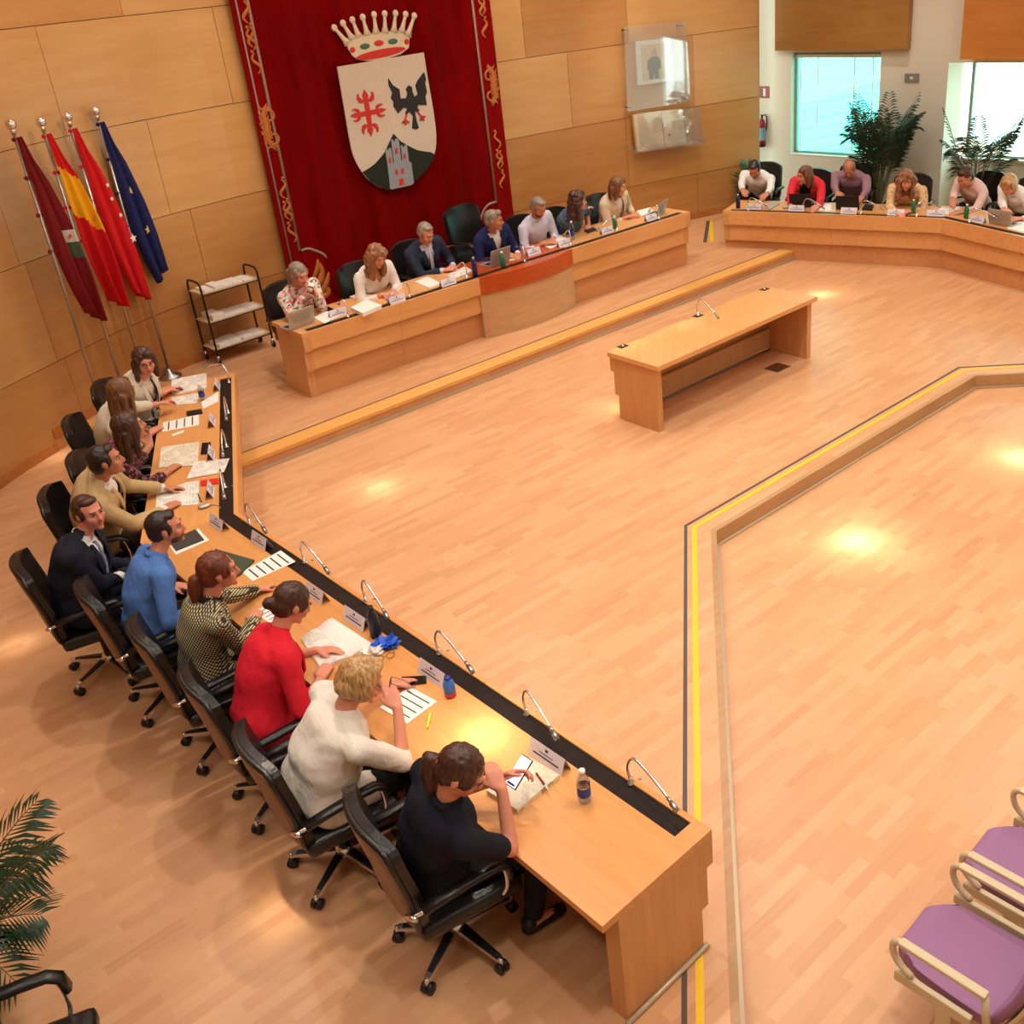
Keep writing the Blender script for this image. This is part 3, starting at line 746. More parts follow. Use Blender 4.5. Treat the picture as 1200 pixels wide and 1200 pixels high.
def person(label, hub, face, head, spec, base=0.0, seat=.44):
    g = spec.get; hx, hy = hub; F = R(face) - PI / 2
    root = thing('person', label, 'person', (hx, hy, base), F, None)
    SC = g('S', 1.08 if hy < 6.6 else 1.14); root.scale = (SC, SC, SC)
    Wm = Matrix.Translation((hx, hy, base)) @ Matrix.Rotation(F, 4, 'Z') @ Matrix.Scale(SC, 4); Wi = Wm.inverted()
    vox = .0085 if hy < 8.5 else .011
    k = g('k', 1.0); sw = g('sw', .185); fat = g('fat', 1.0)
    pel = Vector((0, g('py', -.04), seat + .10))
    DH = .70 * k
    best = None
    zz = 1.65
    while zz > .85:
        P = Wi @ G(head[0], head[1], base + zz); dd_ = (P - pel).length
        e = abs(dd_ - DH) + abs(P.z - 1.22) * .08
        if best is None or e < best[0]: best = (e, P.copy())
        zz -= .01
    hc = best[1]
    v = hc - pel
    if v.length > DH * 1.12: hc = pel + v * (DH * 1.12 / v.length); v = hc - pel
    nb = pel + v * .745 + Vector((0, -.035, 0))
    mid = pel.lerp(nb, .5) + Vector((0, -.035, 0))
    uc = (nb - mid).normalized(); tw = R(g('twist', 0))
    fw = Vector((-math.sin(tw), math.cos(tw), 0)); fw = (fw - uc * fw.dot(uc)).normalized(); rt = fw.cross(uc).normalized()
    neck = nb + uc * .02
    shc = nb - uc * .055
    SR, SL = shc + rt * sw, shc - rt * sw
    # head frame
    yaw, pit, rol = R(g('yaw', 0)) + tw, R(g('pitch', 15)), R(g('roll', 0))
    MH = Matrix.Rotation(yaw, 3, 'Z') @ Matrix.Rotation(-pit, 3, 'X') @ Matrix.Rotation(rol, 3, 'Y')
    hs = g('hs', 1.03)
    def hp(x, y, z): return hc + MH @ (Vector((x, y, z)) * hs)
    MH4 = MH.to_4x4()
    def hb(bm, c, r, seg=14): ball(bm, hp(*c), [q * hs for q in r], seg, MH4)
    # arms
    l1, l2 = .285 * k, .255 * k
    def tgt(h):
        if h is None: return None
        if h[0] == 'L': return Vector(h[1:4])
        return Wi @ G(h[0], h[1], base + h[2] if h[2] < .6 and base > 0 and False else h[2])
    arms = {}
    for sd, S, nm in ((1, SR, 'r'), (-1, SL, 'l')):
        h = g('h' + nm, ('L', sd * .16, .34, .72)); Wt = tgt(h)
        el = g('e' + nm); pole = tgt(el) if el else S + Vector((sd * .30, -.12, -.5))
        E_, Wt = ik(S, Wt, l1, l2, pole); arms[sd] = (S, E_, Wt)
    thigh, shin = .43 * k, .42 * k
    hips = [pel + Vector((sx * .09, .02, -.01)) for sx in (1, -1)]
    knees = [h_ + Vector((sx * .07, thigh, -.03)) for h_, sx in zip(hips, (1, -1))]
    fy = g('feet', -.08)
    ank = [Vector((kn.x + sx * .01, kn.y + fy, .10)) for kn, sx in zip(knees, (1, -1))]
    chest = mid.lerp(nb, .45)
    CM = Matrix((rt, fw, uc)).transposed().to_4x4()
    def torso(bm, e):
        wf = .92 if g('fem') else 1.0
        yf = .6 + .4 * fat
        ax_ = smoothpts([pel - Vector((0, 0, .10)), pel - Vector((0, 0, .06)), pel + Vector((0, 0, .02)), pel.lerp(mid, .6), mid, mid.lerp(nb, .4), mid.lerp(nb, .72), mid.lerp(nb, .9), nb], 3)
        rad = smoothpts([(.07, .06, 0), (.150 * fat, .115 * fat, 0), (.170 * fat, .130 * fat, 0), (.152 * fat * wf, .118 * fat, 0), (.152 * fat * wf, .120 * fat, 0), (sw * .86, .122 * yf, 0), (sw * .88, .114 * yf, 0), (sw * .66, .092 * yf, 0), (.06, .055, 0)], 3)
        rg = []
        for c_, r_ in zip(ax_, rad):
            rg.append([bm.verts.new(c_ + CM.to_3x3() @ Vector(((r_.x + e) * math.cos(a_) * (1 + .06 * abs(math.sin(2 * a_))), (r_.y + e) * math.sin(a_) * (1 + .06 * abs(math.sin(2 * a_))), 0))) for a_ in [2 * PI * i_ / 24 for i_ in range(24)]])
        for A_, B_ in zip(rg, rg[1:]):
            for q_ in range(24): bm.faces.new((A_[q_], A_[(q_ + 1) % 24], B_[(q_ + 1) % 24], B_[q_]))
        bm.faces.new(rg[0][::-1]); bm.faces.new(rg[-1])
        if g('fem'):
            for sx in (-1, 1): ball(bm, chest + fw * .075 + rt * .075 * sx - uc * .045, (.062 + e, .06 + e, .062 + e), 12, CM)
        cap(bm, shc + rt * (sw - .035) - uc * .012, shc - rt * (sw - .035) - uc * .012, .062 + e, .062 + e)
        cap(bm, nb + uc * .012, shc + rt * (sw - .06), .05 + e * .8, .05 + e); cap(bm, nb + uc * .012, shc - rt * (sw - .06), .05 + e * .8, .05 + e)
    # the body: one continuous surface
    bm = bm_new(); torso(bm, -.006)
    cap(bm, nb - uc * .03, hc + MH @ Vector((0, -.022, -.05)), .056, .052)
    hb(bm, (0, -.012, .02), (.074, .093, .09), 18); hb(bm, (0, .026, -.045), (.056, .062, .068), 16); hb(bm, (0, .072, -.098), (.02, .017, .017), 10)
    cap(bm, hp(0, .086, .004), hp(0, .104, -.034), .008, .0125, 10); hb(bm, (0, .094, -.038), (.017, .012, .009), 10)
    cap(bm, hp(-.03, .078, .02), hp(.03, .078, .02), .0125, .0125, 8)
    for sx in (-1, 1):
        hb(bm, (sx * .038, .058, -.03), (.024, .024, .026), 10); hb(bm, (sx * .077, -.006, -.008), (.009, .018, .031), 12)
    for sd, (S, E_, W_) in arms.items():
        cap(bm, S, E_, .047 * fat ** .5, .037); cap(bm, E_, W_, .038, .026)
        hd = (W_ - E_).normalized(); nr = Vector((-sd * .25, 0, -1)); cu = g('c' + ('r' if sd > 0 else 'l'), 24)
        tg = g('d' + ('r' if sd > 0 else 'l'))
        if tg: hd = (tgt(tg) - W_).normalized(); nr = Vector(g('n' + ('r' if sd > 0 else 'l'), (-sd * .8, .1, -.3)))
        else: hd = Vector((hd.x - sd * .15, hd.y, max(hd.z * .4, -.25))) if abs(hd.z) < .7 else hd
        hand(bm, W_, hd, nr, sd, cu, 1.0 if vox < .01 else 1.12)
    for h_, kn, an in zip(hips, knees, ank):
        cap(bm, h_, kn, .078, .055); cap(bm, kn, an, .052, .038); cap(bm, an + Vector((0, -.02, -.05)), an + Vector((0, .13, -.065)), .034, .028)
    body = remesh('body', bm, vox, 3, g('skin', SK['fair']), root)
    # clothes
    seed = len(PEOPLE) * 3.1
    def fold(amp, fr=6.5):
        def f(co, n):
            q = Vector((co.x * fr + seed, co.y * fr, co.z * fr * 1.5)); w_ = noise.noise(q) + .5 * noise.noise(q * 2.3)
            return amp * w_ * 1.1
        return f
    sl = g('sleeve', 1.0)
    def arms_of(bm, e, upto):
        for sd, (S, E_, W_) in arms.items():
            if upto <= .5:
                cap(bm, S, S.lerp(E_, upto * 2), .05 * fat ** .5 + e, .046 + e)
            else:
                t_ = (upto - .5) * 2; cap(bm, S, E_, .05 * fat ** .5 + e, .041 + e); cap(bm, E_, E_.lerp(W_, t_ * .97), .041 + e, .036 - .006 * t_ + e)
    def skirt(bm, e, l):
        for h_, kn in zip(hips, knees): cap(bm, h_ + Vector((0, 0, .005)), h_.lerp(kn, l), .082 + e, .074 + e)
    outer = g('outer')
    def open_front(o, top, w_top, bot, w_bot=0.0):
        b2 = bm_new(); b2.from_mesh(o.data)
        Hn = nb - pel; up_ = Hn.normalized(); r2 = (rt - up_ * rt.dot(up_)).normalized(); f2 = r2.cross(up_) * -1
        if f2.dot(fw) < 0: f2 = -f2
        def at(h_, x_): return pel + Hn * h_ + r2 * x_
        for sg in (-1, 1):
            A_, B_ = at(top, sg * w_top), at(bot, sg * w_bot); e_ = (A_ - B_).normalized(); pn2 = e_.cross(f2).normalized()
            bmesh.ops.bisect_plane(b2, geom=b2.verts[:] + b2.edges[:] + b2.faces[:], plane_co=A_, plane_no=pn2)
        bmesh.ops.bisect_plane(b2, geom=b2.verts[:] + b2.edges[:] + b2.faces[:], plane_co=at(bot, 0), plane_no=up_)
        dl = []
        for f in b2.faces:
            c_ = f.calc_center_median() - pel; h_ = c_.dot(up_) / Hn.length
            if c_.dot(f2) > .035 and h_ > bot:
                w_ = w_bot + (w_top - w_bot) * (h_ - bot) / (top - bot)
                if abs(c_.dot(r2)) < w_: dl.append(f)
        bmesh.ops.delete(b2, geom=dl, context='FACES'); b2.to_mesh(o.data); b2.free()
        m_ = o.modifiers.new('thick', 'SOLIDIFY'); m_.thickness = .006; m_.offset = -1
    nv = g('v', 0)   # depth of the neckline
    bm = bm_new(); torso(bm, .010 if not outer else .003); arms_of(bm, .012 if not outer else .002, sl if not outer else min(sl, 1.0))
    if not outer and g('long', True): skirt(bm, .012, g('hem', .18))
    top = remesh(g('topname', 'shirt'), bm, vox, 8 if not outer else 5, g('top'), root, fold(.006 if not outer else .0))
    if outer:   # under the jacket only the shirt front exists
        b2 = bm_new(); b2.from_mesh(top.data)
        dl = [f for f in b2.faces if (f.calc_center_median() - pel).dot(fw) - (nb - pel).dot(fw) * (f.calc_center_median() - pel).dot((nb - pel).normalized()) / (nb - pel).length < .02 or abs((f.calc_center_median() - pel).dot(rt)) > g('owb', 0) + (g('ow', .085) - g('owb', 0)) * max(0, ((f.calc_center_median() - pel).dot((nb - pel).normalized()) / (nb - pel).length - g('obot', .35)) / (1 - g('obot', .35))) + .012 or (f.calc_center_median() - nb).dot(uc) > .035]
        bmesh.ops.delete(b2, geom=dl, context='FACES'); b2.to_mesh(top.data); b2.free()
        m_ = top.modifiers.new('thick', 'SOLIDIFY'); m_.thickness = .003; m_.offset = -1
    if nv and not outer: open_front(top, 1.0, .075, 1.0 - nv)
    if outer:
        bm = bm_new(); torso(bm, .029); arms_of(bm, .015, g('osleeve', .92)); skirt(bm, .018, g('hem', .22))
        o = remesh(g('outname', 'jacket'), bm, vox, 6, outer, root, fold(.005))
        open_front(o, 1.0, g('ow', .085), g('obot', .35), g('owb', 0))
        if g('lapel', True):
            for sx in (-1, 1):
                bm = bm_new(); Hn = nb - pel
                P = []
                for h_, x_, w_ in ((1.0, .062, .018), (.9, .07, .034), (.74, .062, .040), (.55, .03, .020), (.42, .012, .006)):
                    c_ = pel + Hn * h_ + rt * sx * x_ + fw * (.112 * (.6 + .4 * fat) + .040 - (1 - h_) * .0 - (.07 if h_ > .97 else (.028 if h_ > .85 else 0)))
                    P.append((c_, w_))
                vs = []
                for c_, w_ in P:
                    vs.append([bm.verts.new(c_ - rt * sx * w_ * .4 + fw * .004), bm.verts.new(c_ + rt * sx * w_), bm.verts.new(c_ + rt * sx * w_ - fw * .012), bm.verts.new(c_ - rt * sx * w_ * .4 - fw * .010)])
                for A_, B_ in zip(vs, vs[1:]):
                    for q in range(4): bm.faces.new((A_[q], A_[(q + 1) % 4], B_[(q + 1) % 4], B_[q]))
                bm.faces.new(vs[0]); bm.faces.new(vs[-1][::-1])
                obj('lapel', bm, outer, o)
    if g('tie'):
        bm = bm_new(); Hn = nb - pel; rows = []
        for h_, w_, out in ((.99, .016, .062), (.94, .012, .085), (.8, .018, .118), (.62, .024, .132), (.45, .028, .135)):
            c_ = pel + Hn * h_ + fw * (out * (.7 + .3 * fat) + .012)
            rows.append([bm.verts.new(c_ + rt * w_ + fw * .006), bm.verts.new(c_ - rt * w_ + fw * .006), bm.verts.new(c_ - rt * w_ - fw * .008), bm.verts.new(c_ + rt * w_ - fw * .008)])
        for A_, B_ in zip(rows, rows[1:]):
            for q in range(4): bm.faces.new((A_[q], A_[(q + 1) % 4], B_[(q + 1) % 4], B_[q]))
        bm.faces.new(rows[0]); bm.faces.new(rows[-1][::-1]); obj('tie', bm, g('tie'), root)
    if g('collar', True):
        Q = Matrix((rt, fw, uc)).transposed().to_4x4(); bm = bm_new()
        r0 = .064; rings = []
        for i in range(21):
            a = R(-250 + 320 * i / 20) if True else 0
            a = R(110 + 320 * i / 20)
            dr = Vector((math.cos(a), math.sin(a), 0)); front = max(0, math.sin(a))
            rings.append([bm.verts.new(Q.to_3x3() @ Vector((dr.x * r_, dr.y * r_ + .0, z_ - .012 * front)) + neck) for r_, z_ in ((r0 - (.004 if outer else 0), -.02), (r0 - .007, .022 + (.008 if outer else 0)), (r0 - (.002 if outer else -.003), .026 + (.008 if outer else 0)), (r0 + (.004 if outer else .011), -.002), (r0 + (.003 if outer else .010), -.010))])
        for A_, B_ in zip(rings, rings[1:]):
            for q in range(5): bm.faces.new((A_[q], A_[(q + 1) % 5], B_[(q + 1) % 5], B_[q])).smooth = True
        bm.faces.new(rings[0]); bm.faces.new(rings[-1][::-1])
        obj('collar', bm, g('collarmat', g('top')), top)
    if outer and g('cuff', True):
        for sd, (S, E_, W_) in arms.items():
            bm = bm_new(); cap(bm, E_.lerp(W_, .80), E_.lerp(W_, .965), .036, .034); obj('cuff', bm, g('top'), top)
    bm = bm_new(); ball(bm, pel + Vector((0, .01, 0)), (.168 * fat + .006, .13 * fat + .006, .112), 16)
    for h_, kn, an in zip(hips, knees, ank): cap(bm, h_, kn, .088, .064); cap(bm, kn, kn.lerp(an, .96), .062, .052)
    remesh('trousers', bm, max(vox, .011), 3, g('legs', CL['trouser']), root, fold(.005, 7))
    for an in ank:
        bm = bm_new(); cap(bm, an + Vector((0, -.035, -.062)), an + Vector((0, .14, -.068)), .038, .032, 10); cap(bm, an + Vector((0, -.03, -.03)), an + Vector((0, -.03, -.06)), .04, .038, 10)
        for v_ in bm.verts: v_.co.z = max(v_.co.z, .004)
        obj('shoe', bm, M['shoe'], root)
    # hair
    st = g('hair', 'short'); hm = H[g('hc', 'dark')]; bm = bm_new(); amp = .006; fz = (70, 70, 9)
    if st in ('short', 'bald', 'thin'):
        hb(bm, (0, -.026, .030), (.079, .088, .084), 18); hb(bm, (0, -.052, -.012), (.073, .062, .07), 16)
        for sx in (-1, 1): hb(bm, (sx * .062, .0, .012), (.017, .042, .046), 10)
        if st == 'short': hb(bm, (0, .030, .078), (.056, .042, .028), 12)
        amp = .004
    if st == 'quiff':
        hb(bm, (0, -.022, .036), (.081, .094, .084), 18); hb(bm, (0, -.052, -.012), (.073, .062, .07), 16); hb(bm, (0, .044, .084), (.06, .038, .032), 12); amp = .005
    if st in ('pony', 'bun'):
        hb(bm, (0, -.020, .030), (.080, .096, .086), 18); hb(bm, (0, -.048, -.015), (.075, .066, .072), 16)
        for sx in (-1, 1): hb(bm, (sx * .060, .012, .02), (.022, .052, .05), 10)
    if st == 'pony':
        q0 = hp(0, -.10, -.01); q1 = hp(0, -.132, -.03); P = [q0, q1] + [q1 + Vector(v_) for v_ in ((0, -.012, -.07), (0, -.014, -.14), (0, -.004, -.21))]
        for a, b, r1, r2 in zip(P, P[1:], (.022, .034, .038, .030), (.034, .038, .030, .012)): cap(bm, a, b, r1, r2)
    if st == 'bun': ball(bm, hp(0, -.125, -.02), (.036, .036, .034), 14)
    if st in ('bob', 'long', 'curly', 'pixie'):
        hb(bm, (0, -.018, .034), (.085, .096, .086), 18); hb(bm, (0, -.050, -.02), (.082, .068, .08), 16)
        for sx in (-1, 1): hb(bm, (sx * .068, .008, .0), (.024, .052, .07), 12)
        hb(bm, (-.03, .052, .075), (.05, .034, .03), 12)
    L = {'bob': .10, 'long': .16, 'curly': .17, 'pixie': .0}.get(st, 0)
    if L:
        for sx, y in ((-.072, .01), (.072, .01), (-.07, -.05), (.07, -.05), (-.035, -.085), (.035, -.085), (0, -.09)):
            cap(bm, hp(sx, y, -.02), hc + MH @ Vector((sx * 1.15, y - .01, -.05)) + Vector((0, -.01, -L)), .028, .020 if st != 'curly' else .032)
    if st == 'curly': amp = .020; fz = (24, 24, 24); [hb(bm, (sx * .088, -.01, -.02), (.035, .05, .07), 12) for sx in (-1, 1)]
    if st == 'pixie': amp = .008; fz = (34, 34, 20)
    def hd_(co, n):
        q = MH.transposed() @ (co - hc)
        return amp * (noise.noise(Vector((q.x * fz[0] + seed, q.y * fz[1], q.z * fz[2]))) + .3)
    ho = remesh('hair', bm, max(.0075, vox * .8), 2, hm, root, hd_)
    if st == 'bald' or st == 'thin':   # a bare crown inside a fringe of hair
        b2 = bm_new(); b2.from_mesh(ho.data); lim = .062 if st == 'bald' else .085; dl = []
        for f in b2.faces:
            q = (MH.transposed() @ (f.calc_center_median() - hc)) / hs
            if (q.z > .035 and (abs(q.x) < .055) and q.y > -.055 - (0 if st == 'bald' else -.05)) or q.y > .038: dl.append(f)
        bmesh.ops.delete(b2, geom=dl, context='FACES'); b2.to_mesh(ho.data); b2.free()
        m_ = ho.modifiers.new('thick', 'SOLIDIFY'); m_.thickness = .004; m_.offset = -1
    if st == 'pony' or st == 'bun':
        bm = bm_new(); c_ = hp(0, -.108, -.012); tube(bm, [c_ + MH @ Vector((math.cos(a) * .024, 0, math.sin(a) * .024)) for a in [2 * PI * i / 14 for i in range(14)]], .006, 6, closed=True)
        obj('hair_tie', bm, g('tiecol', M['paper']), ho)
    if g('beard'):
        bm = bm_new(); hb(bm, (0, .035, -.062), (.056, .054, .052), 14)
        bo = remesh('beard', bm, vox, 2, M['beard'], root)
        b2 = bm_new(); b2.from_mesh(bo.data)
        dl = [f for f in b2.faces if ((MH.transposed() @ (f.calc_center_median() - hc)).z > -.045)]
        bmesh.ops.delete(b2, geom=dl, context='FACES'); b2.to_mesh(bo.data); b2.free(); m_ = bo.modifiers.new('thick', 'SOLIDIFY'); m_.thickness = .003; m_.offset = -1
    # face details
    for sx in (-1, 1):
        bm = bm_new(); hb(bm, (sx * .031, .0715, .0), (.0125, .0115, .0075), 12)
        ball(bm, hp(sx * .031, .0805, -.0005), (.0058 * hs,) * 3, 8, MH4, 1); obj('eye', bm, [M['eye_white'], M['iris']], root)
        bm = bm_new(); tube(bm, [hp(sx * .016, .0905, .018), hp(sx * .03, .0895, .0225), hp(sx * .046, .078, .018)], .0032, 6); obj('eyebrow', bm, hm if g('hc') != 'grey' else H['brown'], root)
    bm = bm_new(); hb(bm, (0, .0875, -.064), (.022, .0065, .0055), 12); obj('lips', bm, M['lip'], root)
    if g('glasses'):
        bm = bm_new()
        for sx in (-1, 1):
            tube(bm, [hp(sx * .033 + .022 * math.cos(a), .103 - abs(.022 * math.cos(a)) * .15, .0 + .017 * math.sin(a)) for a in [2 * PI * i / 14 for i in range(14)]], .0018, 5, closed=True)
            tube(bm, [hp(sx * .055, .1, .004), hp(sx * .078, .04, .006), hp(sx * .08, -.01, .002)], .0018, 5)
        tube(bm, [hp(-.011, .104, .003), hp(.011, .104, .003)], .0018, 5)
        obj('glasses', bm, M['black'], root)
    if g('lanyard'):
        bm = bm_new()
        for sx in (-1, 1): tube(bm, [pel + (nb - pel) * h_ + rt * sx * x_ + fw * y_ for h_, x_, y_ in ((1.0, .055, .07), (.85, .045, .135), (.7, .03, .16), (.5, .006, .175))], .004, 6)
        obj('lanyard', bm, g('lanyard'), root)
    PEOPLE.append((root, arms, Wm, hc))
    return root, arms, Wm, hc
# ------------------------------------------------------------------ who sits where
def push(h, group):
    """keep knees and castors on the sitters' side of the desk front"""
    segs = {GL: [(near[0], near[1])] if h.y < 6.9 else [(near[1], near[2])], GP: [(pa, pb)], GR: [(ra, rb_)] if h.x < 5.35 else [(rb_, rc)]}[group]
    for a, b in segs:
        n = left_n(a, b); d = (h.to_2d() - Vector(a[:2])).dot(n); lim = .66 if group == GL else .84
        if d < lim: h = h + (n * (lim - d)).to_3d()
    return h
def seat_at(label_p, label_c, group, face, head, spec, hub=None, base=0.0, big=1.08, back=None, hz=None, chair_on=True):
    right = group == GR
    if back is None: back = .30 if right else .14
    if hz is None: hz = 1.12 if right else 1.25
    if right: spec = dict(spec, S=1.16, feet=-.12)
    if hub: h = G(hub[0], hub[1], base + .09)
    else:
        h = G(head[0], head[1], base + hz) - Vector((math.cos(R(face)), math.sin(R(face)), 0)) * back
    h = push(h, group)
    fx = Vector((math.cos(R(face)), math.sin(R(face)), 0)) * (.0 if group == GL else .04)
    if chair_on: chair(h.x - fx.x, h.y - fx.y, base, face, label_c, group, big)
    return person(label_p, (h.x, h.y), face, head, spec, base)
GL = 'office chairs along the left desk'; GP = 'office chairs behind the platform desk'; GR = 'office chairs behind the right desk'
TD = T0 + .03; TPP = TP_ + .03
P1 = seat_at('person in a dark navy polo with a red-tied ponytail, holding a bright phone', 'black and brown office chair under the person in the navy polo', GL, 30, (541, 903),
    dict(top=CL['navy_polo'], sleeve=.36, hair='pony', hc='dark', tiecol=mat('coral hair band', (230, 80, 80)), fem=1, fat=1.12, sw=.19, yaw=-38, pitch=38, skin=SK['rosy'], hr=(588, 925, 1.02), er=(612, 985, .76), dr=(576, 900, 1.08), cr=45, hl=(586, 912, .93), dl=(606, 905, .95), cl=40, legs=CL['trouser'], v=0), hub=(535, 1086))
P2 = seat_at('person with short dark blond hair in cream white, holding glasses to the mouth', 'office chair under the blond person in cream white', GL, 33, (423, 797),
    dict(top=CL['white_knit'], topname='knit_top', sleeve=.56, hair='pixie', hc='blond', fem=1, fat=1.32, sw=.20, yaw=-22, pitch=26, skin=SK['rosy'], collar=False, hr=(466, 830, .99), er=(482, 885, .76), dr=(456, 805, 1.06), cr=42, hl=(462, 803, TD), hem=.42, legs=CL['black']), hub=(405, 997))
P3 = seat_at('person in a red blazer with a dark brown hair bun, reading an open binder', 'office chair under the person in the red blazer', GL, 33, (343, 706),
    dict(top=CL['white'], outer=CL['red'], outname='blazer', osleeve=.72, sleeve=.6, cuff=False, hair='bun', hc='dark', fem=1, yaw=0, pitch=32, skin=SK['rosy'], collar=False, hr=(376, 795, TD), hl=(372, 762, TD), hem=.3, legs=CL['red']), hub=(335, 918))
P4 = seat_at('person in an olive and cream lattice print jacket with a long auburn ponytail', 'office chair under the person in the lattice print', GL, 33, (256, 668),
    dict(top=CL['lattice'], topname='blouse', sleeve=1.0, hair='pony', hc='auburn', fem=1, yaw=-10, pitch=4, skin=SK['rosy'], hr=(297, 728, TD), hl=(300, 692, TD), hem=.3, collarmat=cloth('black trim', (30, 26, 18))), hub=(270, 856))
P5 = seat_at('bearded person in a bright blue shirt with a receding dark hairline, looking to the right', 'office chair under the person in the blue shirt', GL, 33, (194, 618),
    dict(top=CL['blue'], sleeve=1.0, hair='short', hc='black', beard=1, fat=1.12, sw=.2, yaw=-14, pitch=0, skin=SK['rosy'], hr=('L', .20, .27, .68), hl=('L', -.24, .2, .68), hem=.2), hub=(205, 805))
P6 = seat_at('person in a dark navy suit with a blue grey tie, hands in lap', 'office chair under the person in the navy suit, leftmost of the row', GL, 28, (104, 600),
    dict(top=CL['white'], outer=CL['navy'], tie=CL['tie'], sleeve=1.0, hair='short', hc='dark', fat=1.15, sw=.2, yaw=-32, pitch=-2, twist=-26, skin=SK['rosy'], hr=('L', .03, .30, .70), hl=('L', -.04, .33, .68), legs=CL['navy']), hub=(130, 772))
P7 = seat_at('person in a beige jacket and white shirt, both hands on printed sheets', 'office chair behind the person in the beige jacket', GL, 14, (124, 539),
    dict(top=CL['white'], outer=CL['beige'], sleeve=1.0, hair='short', hc='black', fat=1.1, sw=.2, yaw=6, pitch=-4, skin=SK['tan'], hr=(193, 597, TD), hl=(191, 572, TD + .02), obot=.2, ow=.1, legs=CL['browntr']), back=.16)
P8 = seat_at('person in a dark berry floral blouse with long dark hair, chin resting on one hand', 'office chair behind the person in the berry floral blouse', GL, 14, (151, 500),
    dict(top=CL['berry'], topname='blouse', sleeve=.8, hair='long', hc='dark', fem=1, yaw=20, pitch=-8, skin=SK['tan'], collar=False, hr=(198, 552, TD), hl=(176, 522, .96), el=(184, 548, .74), dl=(169, 503, 1.08), cl=50), back=.16)
P9 = seat_at('person in white with shoulder-length brown hair, turned away towards the far end', 'office chair behind the person in white with brown hair', GL, 14, (143, 459),
    dict(top=CL['offwhite'], topname='blouse', sleeve=.8, hair='long', hc='brown', fem=1, yaw=45, pitch=5, skin=SK['rosy'], collar=False, hr=(178, 507, TD), hl=(188, 474, .86)), back=.18)
P10 = seat_at('person in an off-white jacket and glasses, hands joined at the far end of the desk', 'office chair at the far end of the left desk', GL, 5, (169, 423),
    dict(top=CL['blouse'], outer=CL['offwhite'], sleeve=.7, osleeve=.74, cuff=False, lanyard=CL['black'], hair='bob', hc='dark', fem=1, glasses=1, yaw=-38, pitch=8, twist=-22, skin=SK['rosy'], collar=False, hr=(189, 462, TD + .04), hl=(192, 458, TD + .04), obot=.12, ow=.09), back=.16)
FP = -50
P11 = seat_at('person with pulled-back grey hair in a pale floral blouse, hands at the mouth', 'office chair at the left end of the platform desk', GP, FP, (350, 321),
    dict(top=CL['floral'], topname='blouse', sleeve=.95, hair='pony', hc='grey', fem=1, yaw=12, pitch=18, skin=SK['rosy'], collar=False, hr=(355, 347, 1.22), er=(346, 374, .99), dr=(360, 336, 1.30), hl=(371, 346, 1.20), el=(379, 368, .99), dl=(365, 335, 1.29), cr=44, cl=44), base=DAIS)
P12 = seat_at('person in a white blouse with wavy copper hair, looking down at a phone', 'office chair behind the person in the white blouse', GP, FP, (441, 300),
    dict(top=CL['blouse'], topname='blouse', sleeve=.85, hair='curly', hc='copper', fem=1, yaw=8, pitch=26, skin=SK['rosy'], collar=False, v=.25, hr=(448, 346, TPP), hl=(460, 342, TPP)), base=DAIS)
P13 = seat_at('grey-haired person in a slate suit and pale tie, writing in an open book', 'office chair behind the person in the slate suit', GP, FP, (499, 273),
    dict(top=CL['paleblue'], outer=CL['slate'], tie=CL['paleblue'], hair='short', hc='grey', sw=.205, fat=1.12, yaw=4, pitch=26, skin=SK['rosy'], hr=(519, 317, TPP), hl=(531, 311, TPP)), base=DAIS)
P14 = seat_at('person in an indigo suit and open white collar, turned towards the right', 'large high-backed black chair at the cherry middle of the platform desk', GP, FP, (579, 258),
    dict(top=CL['white'], outer=CL['indigo'], hair='quiff', hc='grey', sw=.2, fat=1.1, yaw=42, pitch=4, skin=SK['tan'], hr=(585, 302, TPP), hl=(607, 297, TPP), obot=.3), base=DAIS, chair_on=False)
hh = G(553, 272, DAIS + .9); chair(hh.x + .12, hh.y - .1, DAIS, FP + 8, 'large high-backed black chair at the cherry middle of the platform desk', GP, 1.26)
P15 = seat_at('person in a pale blue shirt with rolled sleeves, looking at a phone', 'office chair behind the person with rolled sleeves', GP, FP, (631, 243),
    dict(top=CL['paleblue'], sleeve=.74, hair='short', hc='grey', fat=1.1, sw=.2, yaw=0, pitch=28, beard=1, skin=SK['tan'], hr=(637, 286, TPP), hl=(648, 281, TPP)), base=DAIS)
P16 = seat_at('person in a denim shirt with long curly dark hair, one hand at the chest', 'office chair behind the person in denim', GP, FP, (677, 235),
    dict(top=CL['denim'], sleeve=.7, hair='curly', hc='dark', fem=1, yaw=48, pitch=2, skin=SK['rosy'], hr=(682, 249, 1.18), er=(672, 266, 1.0), dr=(688, 244, 1.22), hl=(690, 264, TPP)), base=DAIS)
P17 = seat_at('person in an oat cardigan with a light brown bob, hands folded', 'office chair at the right end of the platform desk', GP, FP, (724, 218),
    dict(top=CL['blouse'], outer=CL['oat'], outname='cardigan', osleeve=.85, sleeve=.7, cuff=False, lapel=False, hair='bob', hc='brown', fem=1, yaw=30, pitch=10, skin=SK['rosy'], collar=False, v=.2, ow=.06, obot=.1, owb=.03, hr=(733, 255, TPP), hl=(742, 251, TPP)), base=DAIS)
FR = -118
P18 = seat_at('dark-haired person in a white shirt, head bent, leftmost at the right desk', 'office chair at the left end of the right desk', GR, FR, (884, 198),
    dict(top=CL['white'], sleeve=.85, hair='short', hc='black', sw=.2, yaw=0, pitch=38, skin=SK['tan'], hr=(869, 240, TD), hl=(896, 238, TD)), hz=1.1)
